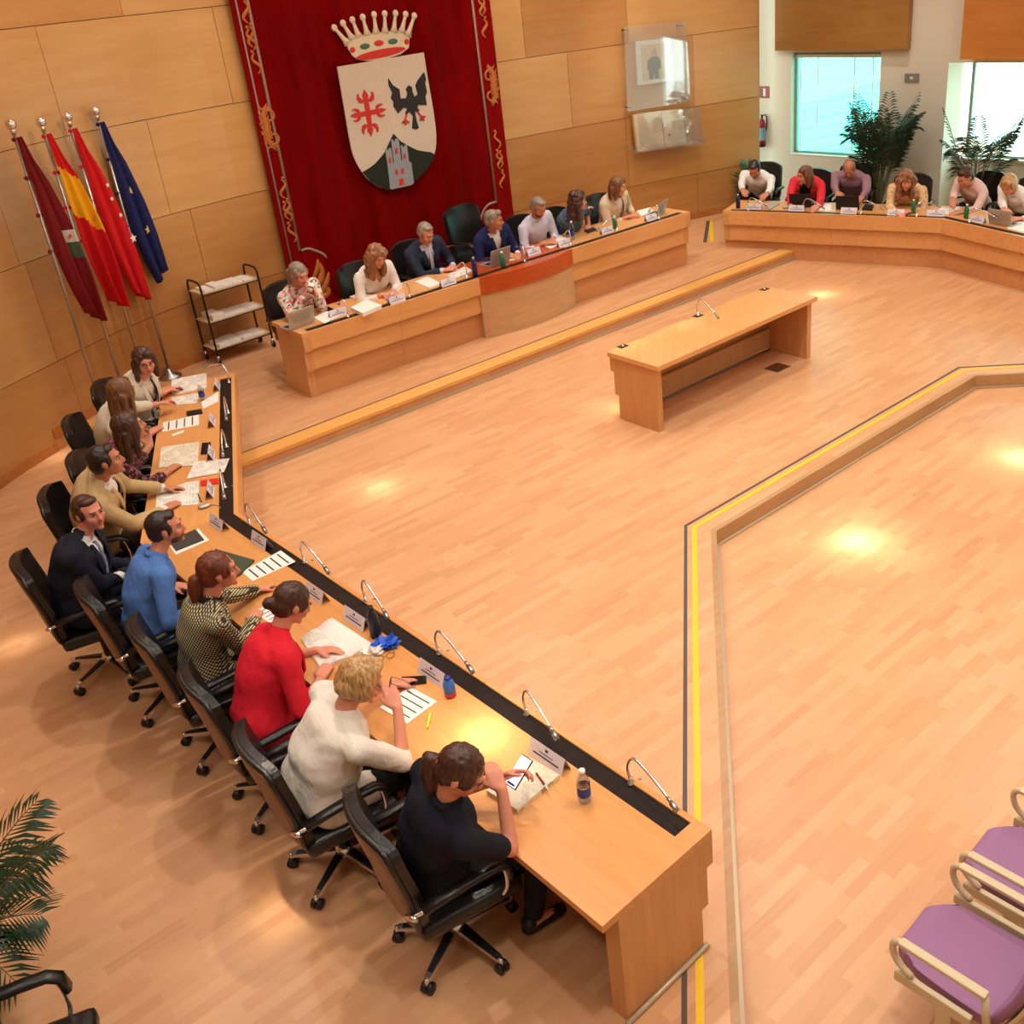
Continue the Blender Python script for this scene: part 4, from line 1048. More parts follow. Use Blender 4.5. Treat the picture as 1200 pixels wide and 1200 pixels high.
P19 = seat_at('person in a coral red cardigan over black, looking left', 'office chair behind the person in the coral red cardigan', GR, FR, (943, 205),
    dict(top=CL['black'], outer=CL['coral'], outname='cardigan', lapel=False, cuff=False, osleeve=.95, sleeve=.6, hair='bob', hc='brown', fem=1, yaw=-38, pitch=6, skin=SK['rosy'], collar=False, v=.22, ow=.08, obot=.0, owb=.05, hr=(927, 241, TD), hl=(958, 243, TD)))
P20 = seat_at('balding person in a mauve check shirt, looking down', 'office chair behind the person in the mauve shirt', GR, FR, (995, 198),
    dict(top=CL['mauve'], sleeve=.95, hair='bald', hc='grey', fat=1.2, sw=.21, yaw=8, pitch=30, skin=SK['tan'], hr=(982, 243, TD), hl=(1009, 240, TD)), hz=1.12)
P21 = seat_at('person in a cream blouse with voluminous curly copper hair', 'office chair behind the person with curly copper hair', GR, FR, (1062, 211),
    dict(top=CL['cream'], topname='blouse', sleeve=.95, hair='curly', hc='copper', fem=1, yaw=18, pitch=14, skin=SK['rosy'], collar=False, hr=(1050, 248, TD), hl=(1069, 247, TD)))
FR2 = -150
P22 = seat_at('dark-haired person in a pale pink shirt, looking left and down', 'office chair behind the person in the pale pink shirt', GR, FR2, (1131, 208),
    dict(top=CL['pink'], sleeve=.8, hair='quiff', hc='dark', sw=.2, yaw=-6, pitch=22, skin=SK['tan'], hr=(1110, 252, TD), hl=(1128, 248, TD)), hz=1.1)
P23 = seat_at('fair-haired person in a white shirt, bent over a laptop at the right edge', 'office chair behind the fair-haired person at the right edge', GR, FR2, (1182, 216),
    dict(top=CL['blouse'], sleeve=.9, hair='pixie', hc='blond', fem=1, yaw=8, pitch=32, skin=SK['rosy'], hr=(1178, 262, TD), hl=(1196, 256, TD)), hz=1.1)
# ------------------------------------------------------------------ the red hanging with the coat of arms
def velvet(name, c, c2):
    x = N(name); co = x.n('ShaderNodeTexCoord'); v = x.n('ShaderNodeVectorMath', operation='MULTIPLY'); v.inputs[1].default_value = (3, 3, .5); x.l(co.outputs['Object'], v.inputs[0])
    t = x.n('ShaderNodeTexNoise', Scale=2.0, Detail=3.0); x.l(v.outputs['Vector'], t.inputs['Vector'])
    m = x.n('ShaderNodeMix', data_type='RGBA'); m.inputs['A'].default_value = rgb(c); m.inputs['B'].default_value = rgb(c2); x.l(t.outputs['Fac'], m.inputs['Factor']); x.l(m.outputs['Result'], x.b.inputs['Base Color'])
    x.set(Roughness=.95); x.b.inputs['Specular IOR Level'].default_value = .08; return x.m
M['velvet'] = velvet('crimson velvet', (138, 2, 2), (84, 0, 0)); M['velvet_b'] = velvet('bright border velvet', (146, 6, 8), (108, 2, 4))
M['gold'] = mat('gold thread', (186, 108, 44), .6, .15, noise_amt=.2, nscale=30); M['braid'] = mat('grey gold braid', (158, 132, 116), .6, noise_amt=.15, nscale=80)
M['satin'] = mat('cream satin', (214, 198, 178), .6, noise_amt=.06, nscale=5, bump=.2, bscale=8); M['cross_red'] = mat('red applique', (202, 44, 32), .7, noise_amt=.08); M['eagle'] = mat('black applique', (38, 36, 36), .8, noise_amt=.2, nscale=30)
M['hill'] = mat('dark green applique', (28, 34, 16), .85, noise_amt=.12); M['castle'] = mat('grey applique', (150, 154, 158), .8, noise_amt=.12, nscale=40); M['gem_green'] = mat('green gem cloth', (60, 110, 84), .6); M['ivory'] = mat('ivory applique', (222, 206, 176), .65, noise_amt=.08, nscale=20)
sA, sB = w_hit(299, 160)[0], w_hit(583, 128)[0]
tA, tB = w_at(sA, .10).to_3d(), w_at(sB, .10).to_3d(); tA.z = tB.z = 0
td = (tB - tA).normalized(); TWid = (tB - tA).length
Z0, Z1 = .45, 5.7
tap = thing('wall_hanging', 'tall crimson velvet hanging with gold borders, a crown and an embroidered coat of arms', 'tapestry', (tA.x, tA.y, 0), math.atan2(td.y, td.x))
# local: x along the wall, -y towards the room, z up
def TU(px, py): return on_wall(px, py, tA, tB)
def fold_y(x, z):
    e = min(1, max(0, (x - .45) / .3)) * min(1, max(0, (TWid - .4 - x) / .3))
    c = 1 - .75 * max(0, 1 - abs(x - .47 * TWid) / .75) ** .5 * (1 if z > 1.7 else max(0, z - .9) / .8)
    return -.015 + e * c * (.075 * math.sin(x * 6.2 + .5 * math.sin(z * .7) + .12 * z) + .04 * math.sin(x * 15.1 + z * .5) + .03 * noise.noise(Vector((x * 1.6, z * .22, 3))))
def sheetgrid(bm, x0, x1, z0, z1, nx, nz, th, dy=0, mi=0):
    def f(u, v, s):
        x, z = x0 + (x1 - x0) * u, z0 + (z1 - z0) * v
        return Vector((x, fold_y(x, z) + dy + (th if s else 0), z))
    grid_sheet(bm, f, nx, nz, th, mi)
bx0 = TU(320, 150)[0]; bl = TU(319.6, 150)[0]
inL = TU(*(288 + 62.6 * .5, 146))[0]; inR = TU(566, 118)[0]
bm = bm_new(); sheetgrid(bm, inL, inR, Z0, Z1, 110, 26, .012); obj('velvet_field', bm, M['velvet'], tap)
for a, b in ((0, inL), (inR, TWid)):
    bm = bm_new(); sheetgrid(bm, a, b, Z0, Z1, 8, 26, .016, -.006); obj('border_band', bm, M['velvet_b'], tap)
def on_t(px, py, dy=-.035):
    u, z = TU(px, py); return Vector((u, dy, z))
def fl(bm, pts, r, mi=0, seg=6):
    vs = tube(bm, pts, r, seg, mi)
    cy = sum(v.co.y for v in vs) / len(vs)
    for v in vs: v.co.y = cy + (v.co.y - cy) * .45
bm = bm_new(); zc = TU(352, 293)[1]
fl(bm, [Vector((inL, fold_y(inL, 1) - .014, Z1)), Vector((inL, fold_y(inL, 1) - .014, zc))] , .020)
P = [on_t(*p) for p in ((352, 293.5), (359, 291), (366.5, 292.8), (377.8, 297.7), (386.3, 306.2), (391.3, 314.7), (396, 328))]; fl(bm, smoothpts(P, 4), .02)
obj('braid', bm, M['braid'], tap)
bm = bm_new(); zc2 = TU(579.6, 237)[1]
fl(bm, [Vector((inR, fold_y(inR, 1) - .014, Z1)), Vector((inR, fold_y(inR, 1) - .014, zc2))], .020)
P = [on_t(*p) for p in ((579.6, 236.5), (572, 239), (567, 244), (563, 252), (561, 262))]; fl(bm, smoothpts(P, 4), .02); obj('braid', bm, M['braid'], tap)
bm = bm_new(); fl(bm, [Vector((.07, -.032, Z1)), Vector((.07, -.032, Z0))], .013); obj('braid', bm, M['braid'], tap)
# corner lobes in the brighter velvet
for pts in (((352, 294), (359, 291.5), (366.5, 293.3), (377.8, 298), (386, 306.6), (391, 315), (396, 330), (404, 352), (360, 362)), ((579, 237), (572, 240), (567, 245), (563, 253), (562, 262), (585, 268))):
    bm = bm_new(); V_ = [on_t(*p) for p in pts]
    prism(bm, [(v.x, v.z) for v in V_], .022, .026, M=Matrix(((1, 0, 0, 0), (0, 0, -1, 0), (0, 1, 0, 0), (0, 0, 0, 1)))); obj('corner_lobe', bm, M['velvet_b'], tap)
def scroll(bm, c, s, flip=1, up=1):
    """one acanthus scroll: a spiral with a leafy tail"""
    P = [];
    for i in range(18):
        a = i / 17 * 2.0 * PI * .95; r = .105 * s * (1 - .72 * i / 17)
        P.append(Vector((c[0] + flip * (math.cos(a) * r - .02 * s), -.034, c[1] + up * math.sin(a) * r)))
    fl(bm, P, [.026 * s * (1 - .5 * i / 17) for i in range(18)])
    x0, z0 = c[0] + flip * .085 * s, c[1]
    T_ = [Vector((x0 - flip * .012 * s * k * (1 + .5 * math.sin(k)), -.034, z0 - up * .062 * s * k)) for k in range(8)]
    fl(bm, T_, [.026 * s, .036 * s, .044 * s, .05 * s, .046 * s, .036 * s, .024 * s, .008 * s])
    for k in range(1, 7):
        p = T_[k]
        for sg in (-1, 1): fl(bm, [p, p + Vector((sg * .052 * s, 0, -up * .002 * s)), p + Vector((sg * .062 * s, 0, -up * .045 * s))], [.022 * s, .017 * s, .005 * s])
def squiggle(bm, c, s, flip=1):
    P = [Vector((c[0] + flip * .05 * s * math.sin(k * .9), -.034, c[1] + .13 * s - .038 * s * k)) for k in range(8)]
    fl(bm, smoothpts(P, 2), [(.010 + .016 * math.sin(PI * i / 14)) * s for i in range(15)])
    ball(bm, (c[0] + flip * .03 * s, -.034, c[1] + .15 * s), (.024 * s, .012, .024 * s), 8)
for side, cx in ((0, (inL + .07) / 2 + .02), (1, (inR + TWid) / 2)):
    fp = 1 if side else -1
    zc_ = TU(312, 150)[1] if side == 0 else TU(575, 100)[1]
    for k in range(-1, 2):
        zz = zc_ - k * 2.15
        for up in (1, -1):
            if Z0 < zz - .7 and zz + .8 < Z1 + .6: bm = bm_new(); scroll(bm, (cx, zz - up * .13), .98, fp, -up); obj('gold_scroll', bm, M['gold'], tap)
        for dz in (.78, 1.06, -.78, -1.06):
            z_ = zz + dz
            if Z0 + .25 < z_ < Z1 - .2: bm = bm_new(); squiggle(bm, (cx, z_), .92, fp if dz > 0 else -fp); obj('gold_flourish', bm, M['gold'], tap)
bm = bm_new()
for p, q, w in (((362, 345), (368, 322), .05), ((368, 340), (377, 312), .055), ((374, 345), (384, 318), .045), ((366, 326), (371, 303), .04), ((376, 330), (372, 306), .04), ((383, 346), (379, 334), .04), ((371, 352), (386, 340), .045), ((362, 355), (352, 340), .04)):
    a, b = on_t(*p), on_t(*q); m_ = a.lerp(b, .5) + Vector((.03, 0, 0)); fl(bm, smoothpts([a, m_, b], 4), [w * k for k in (.4, .7, .9, 1, 1, .9, .7, .45, .15)])
obj('gold_leaf_medallion', bm, M['gold'], tap)
# the shield; outlines were measured on the photograph and stand in the hanging's own plane
QM = Matrix(((1, 0, 0, 0), (0, 0, -1, 0), (0, 1, 0, 0), (0, 0, 0, 1)))
def cr(X, Y): return (370 + X / 5.22, Y / 5.22)
def plate(name, pts, y0, y1, m, par=tap):
    bm = bm_new(); V_ = [TU(*cr(*p)) for p in pts]; prism(bm, V_, y0, y1, M=QM); return obj(name, bm, m, par)
def sm(pts, n=3): return [(v.x, v.y) for v in smoothpts([(p[0], p[1], 0) for p in pts], n)]
shield = plate('shield', [(112, 408), (640, 320)] + sm([(665, 480), (700, 680), (717, 830), (705, 940), (650, 1040), (560, 1120), (470, 1155), (390, 1150), (320, 1110), (265, 1050), (215, 960), (190, 860), (150, 630)]), .072, .092, M['satin'])
plate('green_hill', sm([(265, 1050), (340, 1000), (400, 930)]) + [(455, 815)] + sm([(500, 862), (600, 915), (705, 940), (650, 1040), (560, 1120), (470, 1155), (390, 1150), (320, 1110)]), .092, .098, M['hill'], shield)
bm = bm_new(); V_ = [TU(*cr(*p)) for p in ((377, 364), (455, 815))]
prism(bm, [(V_[0][0] - .006, V_[0][1]), (V_[0][0] + .006, V_[0][1]), (V_[1][0] + .006, V_[1][1]), (V_[1][0] - .006, V_[1][1])], .092, .095, M=QM); obj('seam', bm, M['ivory'], shield)
bm = bm_new(); c0 = (300, 690); kk = 0
for tip in ((275, 545), (318, 832), (190, 708), (411, 665)):
    kk += .0004; dx, dy = tip[0] - c0[0], tip[1] - c0[1]; L = math.hypot(dx, dy); ux, uy = dx / L, dy / L; vx, vy = -uy, ux
    def q(t, s): return TU(*cr(c0[0] + ux * t * L + vx * s * L, c0[1] + uy * t * L + vy * s * L))
    w = 16 / L
    prism(bm, [q(-.1, -w), q(.66, -w * .8), q(.66, w * .8), q(-.1, w)], .093, .1002 + kk, M=QM)
    prism(bm, [q(.58, -.07), q(.72, -.13), q(1.0, 0), q(.72, .13), q(.58, .07)], .093, .102, M=QM)
    for sg in (-1, 1):
        prism(bm, [q(a, b * sg) for a, b in ((.55, .02), (.60, .16), (.74, .27), (.86, .25), (.84, .33), (.68, .37), (.50, .31), (.44, .2), (.50, .05))], .093, .1015, M=QM)
obj('flory_cross', bm, M['cross_red'], shield)
eg = plate('eagle', [(422, 478), (450, 520), (490, 545), (497, 600), (530, 600), (540, 572), (530, 545), (545, 520), (566, 530), (570, 560), (582, 590), (602, 575), (588, 520), (602, 490), (640, 440), (652, 480), (647, 510), (658, 560), (648, 590), (657, 640), (620, 640), (604, 640), (600, 660), (614, 672), (604, 684), (584, 680), (596, 740), (609, 780), (590, 790), (568, 782), (574, 710), (560, 690), (548, 680), (532, 706), (526, 690), (540, 662), (515, 655), (482, 690), (468, 668), (455, 650), (455, 620), (438, 600), (447, 565), (425, 520)], .093, .103, M['eagle'], shield)
for claw in ((((535, 695), (525, 730), (508, 752)), ((525, 730), (530, 762)), ((525, 730), (550, 748))), (((600, 680), (622, 710), (618, 738)), ((622, 710), (640, 735)), ((622, 710), (648, 712)))):
    bm = bm_new()
    for P in claw: fl(bm, [on_t(*cr(*p), dy=-.101) for p in P], .014)
    obj('red_talon', bm, M['cross_red'], eg)
cas = plate('castle', [(418, 1012), (405, 930), (402, 908), (414, 905), (416, 915), (424, 913), (424, 903), (437, 901), (442, 925), (452, 1000), (456, 990), (440, 870), (438, 852), (450, 849), (452, 862), (463, 860), (462, 846), (482, 846), (488, 870), (500, 975), (508, 975), (500, 905), (496, 888), (508, 885), (510, 895), (520, 893), (520, 884), (535, 882), (548, 985), (562, 988), (578, 1115), (560, 1128), (440, 1154), (432, 1145), (430, 1110)], .098, .106, M['castle'], shield)
for r_ in ((424, 960, 14, 36), (462, 900, 16, 40), (514, 935, 14, 32), (464, 1030, 16, 36), (500, 1022, 16, 38), (487, 1085, 30, 46)):
    X, Y, w, h = r_; bm = bm_new(); V_ = [TU(*cr(*p)) for p in ((X, Y + h), (X + w, Y + h - w * .2), (X + w * .9, Y + h * .15), (X + w * .5, Y), (X, Y + h * .2))]; prism(bm, V_, .106, .109, M=QM)
    obj('castle_opening', bm, M['cross_red'], cas)
crown = None
bm = bm_new(); V_ = [TU(*cr(*p)) for p in sm([(168, 262), (200, 236), (240, 222), (295, 210), (350, 201), (405, 195), (460, 193), (505, 194), (548, 206)]) + [(552, 250), (548, 292)] + sm([(500, 330), (420, 356), (330, 370), (250, 366), (204, 340)]) + [(180, 300)]]
prism(bm, V_, .074, .094, M=QM); crown = obj('crown', bm, M['ivory'], tap)
bm = bm_new(); prism(bm, [TU(*cr(375 + 152 * math.cos(a) - 6 * math.sin(a) * 0, 327 + 26 * math.sin(a) - 152 * math.cos(a) * .20)) for a in [2 * PI * i / 24 for i in range(24)]], .094, .099, M=QM); obj('red_lining', bm, M['cross_red'], crown)
tips = ((95, 170), (147, 142), (205, 122), (268, 106), (337, 90), (402, 85), (468, 82), (530, 88), (583, 97)); bas = ((178, 268), (206, 240), (245, 226), (297, 214), (350, 206), (405, 200), (458, 198), (505, 200), (542, 222))
for tpp, bs in zip(tips, bas):
    bm = bm_new(); a, b = on_t(*cr(*bs), dy=-.086), on_t(*cr(*tpp), dy=-.086); fl(bm, [a, a.lerp(b, .3), a.lerp(b, .7), b], [.062, .034, .024, .026]); ball(bm, b, (.044, .02, .044), 10); obj('crown_point', bm, M['ivory'], crown)
for X, Y, m in ((280, 283, 'gem_green'), (365, 263, 'cross_red'), (450, 253, 'gem_green'), (205, 305, 'cross_red'), (535, 255, 'cross_red')):
    bm = bm_new(); ball(bm, on_t(*cr(X, Y), dy=-.096), (.075 if 250 < X < 500 else .04, .012, .036), 12); obj('gem', bm, M[m], crown)

# ------------------------------------------------------------------ flags
def z_at(x, y, py):
    lo, hi = 0.0, 4.4
    for _ in range(40):
        m_ = (lo + hi) / 2; c = RM.transposed() @ Vector((x, y, m_ - CH))
        if CY + CF * c.y / c.z > py: lo = m_
        else: hi = m_
    return lo
FC = {'maroon': cloth('maroon flag cloth', (122, 16, 26), .6), 'fred': cloth('red flag cloth', (200, 18, 28), .6), 'fyel': cloth('yellow flag cloth', (232, 168, 20), .6), 'fblue': cloth('blue flag cloth', (22, 30, 84), .6), 'fwhite': cloth('white flag cloth', (214, 208, 196), .6), 'fgreen': cloth('green flag cloth', (70, 92, 70), .6)}
M['star'] = mat('gold star cloth', (214, 176, 110), .6)
def starpoly(c, r): return [(c[0] + (r if i % 2 == 0 else r * .42) * math.sin(PI * i / 5), c[1] + (r if i % 2 == 0 else r * .42) * math.cos(PI * i / 5)) for i in range(10)]
wt = (w_at(w_hit(150, 470)[0] + .5) - w_at(w_hit(150, 470)[0] - .5)).normalized(); wang = math.atan2(wt.y, wt.x)
def flag(bpx, top_py, label, mats, zone, prof, stars=None, n=0):
    b = G(bpx[0], bpx[1], DAIS); t = thing('flag', label, 'flag', (b.x, b.y, DAIS), wang, 'ceremonial flags on poles')
    H_ = z_at(b.x, b.y, top_py) - DAIS
    bm = bm_new(); lathe(bm, [(0, 0), (.14, 0), (.14, .02), (.05, .05), (.03, .12), (0, .12)], 20); obj('stand', bm, M['steel'], t)
    bm = bm_new(); tube(bm, [(0, 0, .05), (0, 0, H_ - .05)], .017, 10); obj('pole', bm, M['steel'], t)
    bm = bm_new(); ball(bm, (0, 0, H_), .052, 14); tube(bm, [(0, 0, H_ - .09), (0, 0, H_ - .04)], .026, 10); obj('finial', bm, M['chrome'], t)
    zt_, L = H_ - .12, prof[0]
    nu, nv = 26, 60; g_ = []
    rr = random.Random(n)
    ph = rr.random() * 6
    def f(u, v, s):
        k = v * (len(prof[1]) - 1); i = min(int(k), len(prof[1]) - 2); l, r = [prof[1][i][q] * (1 - k + i) + prof[1][i + 1][q] * (k - i) for q in (0, 1)]
        x = l + (r - l) * u; z = zt_ - L * v + (.16 * u * (v ** 3) * prof[2])
        y = -.05 + (.022 + .045 * v) * math.sin(u * 11 + ph + v * 1.3) * (.4 + .6 * v) + .02 * math.sin(u * 23 + v * 4) * v
        return Vector((x, y - (.006 if s else 0), z))
    bm = bm_new(); A = [[[bm.verts.new(f(i / nu, j / nv, s)) for j in range(nv + 1)] for i in range(nu + 1)] for s in (0, 1)]
    for i in range(nu):
        for j in range(nv):
            m_ = zone(i / nu, j / nv)
            for s in (0, 1):
                q = [A[s][i][j], A[s][i + 1][j], A[s][i + 1][j + 1], A[s][i][j + 1]]
                fc = bm.faces.new(q if s else q[::-1]); fc.material_index = m_; fc.smooth = True
    for j in range(nv):
        for i_, ed in ((0, 0), (nu, 1)):
            q = [A[0][i_][j], A[0][i_][j + 1], A[1][i_][j + 1], A[1][i_][j]]; bm.faces.new(q).material_index = zone(ed, j / nv)
    for i in range(nu): bm.faces.new([A[0][i][nv], A[0][i + 1][nv], A[1][i + 1][nv], A[1][i][nv]]).material_index = zone(i / nu, .99)
    fo = obj('flag_cloth', bm, [FC[m] for m in mats], t)
    for (u, v, r_, m_) in stars or ():
        p = f(u, v, 1); bm = bm_new(); prism(bm, starpoly((p.x, p.z), r_), -p.y + .012, -p.y + .018, M=QM); obj('star', bm, m_, fo)
    for k in range(4):
        z = zt_ - .02 - k * L * .2; bm = bm_new(); ball(bm, (-.03, -.01, z), (.03, .012, .022), 8); ball(bm, (.028, -.012, z - .01), (.026, .012, .02), 8); obj('ribbon', bm, FC[mats[0]], t)
    return t
# widths: left and right edge of the cloth from the pole, top to bottom, in metres
pr = lambda w: [(-.03, .03), (-.02, .07 * w), (.0, .15 * w), (.01, .20 * w), (.02, .25 * w), (.03, .28 * w), (.06, .30 * w), (.10, .30 * w), (.16, .29 * w)]
flag((126, 499), 146, 'maroon flag with a white and green crest, nearest the left edge', ['maroon', 'fwhite', 'fgreen'], lambda u, v: (1 if v < .57 else 2) if (.50 < v < .66 and u > .35 + abs(v - .57) * 1.5) else 0, (1.88, pr(1.2), -1), [(.7, .55, .03, M['cross_red'])], 1)
flag((150, 475), 143, 'red and yellow striped national flag, second pole from the left', ['fred', 'fyel'], lambda u, v: 1 if .16 + u * .10 < v < .44 + u * .14 else 0, (1.86, pr(1.25), -1), [(.85, .50, .035, M['gold'])], 2)
flag((174, 458), 137, 'bright red flag with white stars, third pole from the left', ['fred'], lambda u, v: 0, (1.90, pr(1.3), -1), [(.8, .34, .03, M['paper']), (.7, .42, .028, M['paper']), (.75, .52, .03, M['paper']), (.9, .66, .055, M['paper'])], 3)
flag((200, 442), 130, 'dark blue flag with gold stars, nearest the paper trolley', ['fblue'], lambda u, v: 0, (1.92, pr(1.25), 1), [(.55, .42, .05, M['star']), (.6, .68, .055, M['star']), (.97, .62, .035, M['star'])], 4)

# ------------------------------------------------------------------ paper trolley
c4 = [G(240, 421, DAIS), G(261, 428, DAIS), G(324, 406, DAIS), G(303, 401, DAIS)]
cm = sum(c4, Vector()) / 4; ax = ((c4[2] + c4[3]) - (c4[0] + c4[1])).normalized(); LT = ((c4[2] + c4[3]) / 2 - (c4[0] + c4[1]) / 2).length; WT = .36
tro = thing('trolley', 'black tubular trolley with three pale shelves of papers, beside the flags', 'trolley', (cm.x, cm.y, DAIS), math.atan2(ax.y, ax.x))
M['shelf'] = mat('pale shelf board', (220, 196, 160), .5)
HT = 1.08
for sx in (-1, 1):
    x = sx * LT / 2; bm = bm_new()
    tube(bm, smoothpts([(x, -WT / 2, .10), (x, -WT / 2, .9), (x, -WT / 2 + .02, HT - .03), (x, -WT / 2 + .09, HT), (x, WT / 2 - .09, HT), (x, WT / 2 - .02, HT - .03), (x, WT / 2, .9), (x, WT / 2, .10)], 4), .014, 8)
    obj('side_frame', bm, M['black'], tro)
    for sy in (-1, 1):
        bm = bm_new(); tube(bm, [(x - .012, sy * WT / 2, .045), (x + .012, sy * WT / 2, .045)], .045, 14); tube(bm, [(x, sy * WT / 2, .05), (x, sy * WT / 2, .12)], .02, 8, 1); obj('caster', bm, [M['black'], M['chrome']], tro)
SZ = (.20, .56, .93)
for z in SZ:
    bm = bm_new(); box(bm, (0, 0, z), (LT + .02, WT - .03, .018)); obj('shelf', bm, M['shelf'], tro)
    bm = bm_new()
    for sy in (-1, 1): tube(bm, [(-LT / 2, sy * (WT / 2 - .01), z - .015), (LT / 2, sy * (WT / 2 - .01), z - .015)], .008, 6)
    obj('rail', bm, M['black'], tro)
def lt(x, y, z): return Matrix.Translation(cm) @ Matrix.Rotation(math.atan2(ax.y, ax.x), 4, 'Z') @ Vector((x, y, z))
rt_ = random.Random(5)
ang0 = math.atan2(ax.y, ax.x)
names = {0: 'bottom', 1: 'middle', 2: 'top'}
for lv, (z, n_) in enumerate(zip(SZ, (4, 4, 5))):
    for i in range(n_):
        x = -LT / 2 + .06 + (LT - .12) * (i + .5) / n_; h = rt_.choice((.012, .02, .03)) + (.05 if (lv == 1 and i == 0) else 0)
        bm = bm_new(); bw = (LT - .12) / n_ - .012; box(bm, (0, 0, h / 2), (bw, .29, h)); box(bm, (.004, .006, h + .003), (bw, .285, .004), rz=.03)
        p = lt(x, rt_.uniform(-.02, .02), z + .009); o = obj('paper_stack', bm, M['paper'], loc=p, rotz=ang0 + rt_.uniform(-.04, .04))
        where = ('at the left end', 'second from the left', 'third from the left', 'fourth from the left', 'at the right end')
        w_ = where[4] if i == n_ - 1 else where[i]
        tag(o, 'white paper stack on the %s shelf of the trolley, %s' % (names[lv], w_), 'papers', 'paper stacks on the trolley')

# ------------------------------------------------------------------ on the panelled wall at the right: clear panel, portrait, open book case
def wall_frame(px, py, off):
    s, z = w_hit(px, py); a, b = w_at(s - .6, off).to_3d(), w_at(s + .6, off).to_3d(); return a, b
def wplate(bm, pts, A, B, y0, y1, mi=0):
    prism(bm, [on_wall(*p, A, B) for p in pts], y0, y1, mi, M=QM)
M['acrylic'] = N('clear acrylic'); x = M['acrylic']; x.t.nodes.remove(x.b)
a_ = x.n('ShaderNodeBsdfTransparent'); a_.inputs['Color'].default_value = (.96, .97, .98, 1); g_ = x.n('ShaderNodeBsdfGlossy'); g_.inputs['Roughness'].default_value = .03; d_ = x.n('ShaderNodeBsdfDiffuse'); d_.inputs['Color'].default_value = (.8, .82, .85, 1)
m1 = x.n('ShaderNodeMixShader'); m1.inputs[0].default_value = .14; x.l(a_.outputs[0], m1.inputs[1]); x.l(g_.outputs[0], m1.inputs[2]); m2 = x.n('ShaderNodeMixShader'); m2.inputs[0].default_value = .07; x.l(m1.outputs[0], m2.inputs[1]); x.l(d_.outputs[0], m2.inputs[2]); x.l(m2.outputs[0], x.out.inputs[0]); M['acrylic'] = x.m
A_, B_ = wall_frame(763, 78, .0); ang = math.atan2((B_ - A_).y, (B_ - A_).x)
pn_ = thing('clear_panel', 'large clear acrylic panel fixed on the panelled wall in front of a framed portrait', 'panel', (A_.x, A_.y, 0), ang)
bm = bm_new(); wplate(bm, ((725, 31), (797, 24.5), (802.5, 118), (729, 130)), A_, B_, .16, .172); obj('acrylic_sheet', bm, M['acrylic'], pn_)
for p in ((729, 35), (793, 30), (798, 114), (733, 125)):
    u, z = on_wall(*p, A_, B_); bm = bm_new(); tube(bm, [(u, -.0, z), (u, -.18, z)], .014, 8); obj('standoff', bm, M['steel'], pn_)
M['photo_bg'] = mat('portrait print background', (214, 196, 170), .5); M['suit_grey'] = mat('portrait print grey', (70, 78, 92), .5); M['photo_skin'] = mat('portrait print face', (196, 160, 134), .5); M['white_frame'] = mat('white frame', (232, 232, 228), .4)
pf = thing('portrait', 'small framed portrait of a standing figure in a grey suit, behind the clear panel', 'picture', (A_.x, A_.y, 0), ang)
bm = bm_new(); wplate(bm, ((743, 48.5), (783, 44.5), (787, 94), (746, 100)), A_, B_, .002, .045); obj('frame', bm, M['white_frame'], pf)
bm = bm_new(); wplate(bm, ((749, 53), (779, 50), (783, 91), (752, 95)), A_, B_, .045, .049)
wplate(bm, ((757, 71), (761, 66.5), (768, 65.5), (772, 70), (772.5, 80), (770, 81), (770.5, 91.5), (765.5, 92), (764.5, 84), (763.5, 92.5), (759, 93), (758.5, 82), (756.5, 81)), A_, B_, .049, .052, 1)
wplate(bm, ((761, 65), (762, 58), (765.5, 56.5), (768, 59), (767.5, 65)), A_, B_, .049, .053, 2); obj('print', bm, [M['photo_bg'], M['suit_grey'], M['photo_skin']], pf)
A_, B_ = wall_frame(775, 150, .0); ang = math.atan2((B_ - A_).y, (B_ - A_).x)
bc = thing('display_case', 'clear wall case below the portrait panel holding a large open book', 'display case', (A_.x, A_.y, 0), ang)
bm = bm_new(); wplate(bm, ((732, 172), (815, 162), (816, 166), (733, 177)), A_, B_, .0, .30); obj('ledge', bm, M['acrylic'], bc)
bm = bm_new(); wplate(bm, ((736, 131), (809, 124), (813.5, 164), (741, 176)), A_, B_, .27, .278); obj('front_sheet', bm, M['acrylic'], bc)
M['old_paper'] = mat('aged cream paper', (226, 206, 168), .7, noise_amt=.04)
bk = thing('open_book', 'large open cream book upright in the wall case, two seals on its right page', 'book', (A_.x, A_.y, 0), ang)
bm = bm_new(); wplate(bm, ((736.5, 134), (768, 129.5), (773, 171), (741.5, 176.5)), A_, B_, .10, .16); obj('left_page', bm, M['old_paper'], bk)
bm = bm_new(); wplate(bm, ((768.5, 129.5), (793, 127), (799, 168), (774, 171)), A_, B_, .11, .16); obj('right_page', bm, M['old_paper'], bk)
for p in ((777, 145), (778, 157)):
    u, z = on_wall(*p, A_, B_); bm = bm_new(); ball(bm, (u, -.163, z), (.022, .006, .022), 10); obj('seal', bm, M['shell'], bk)
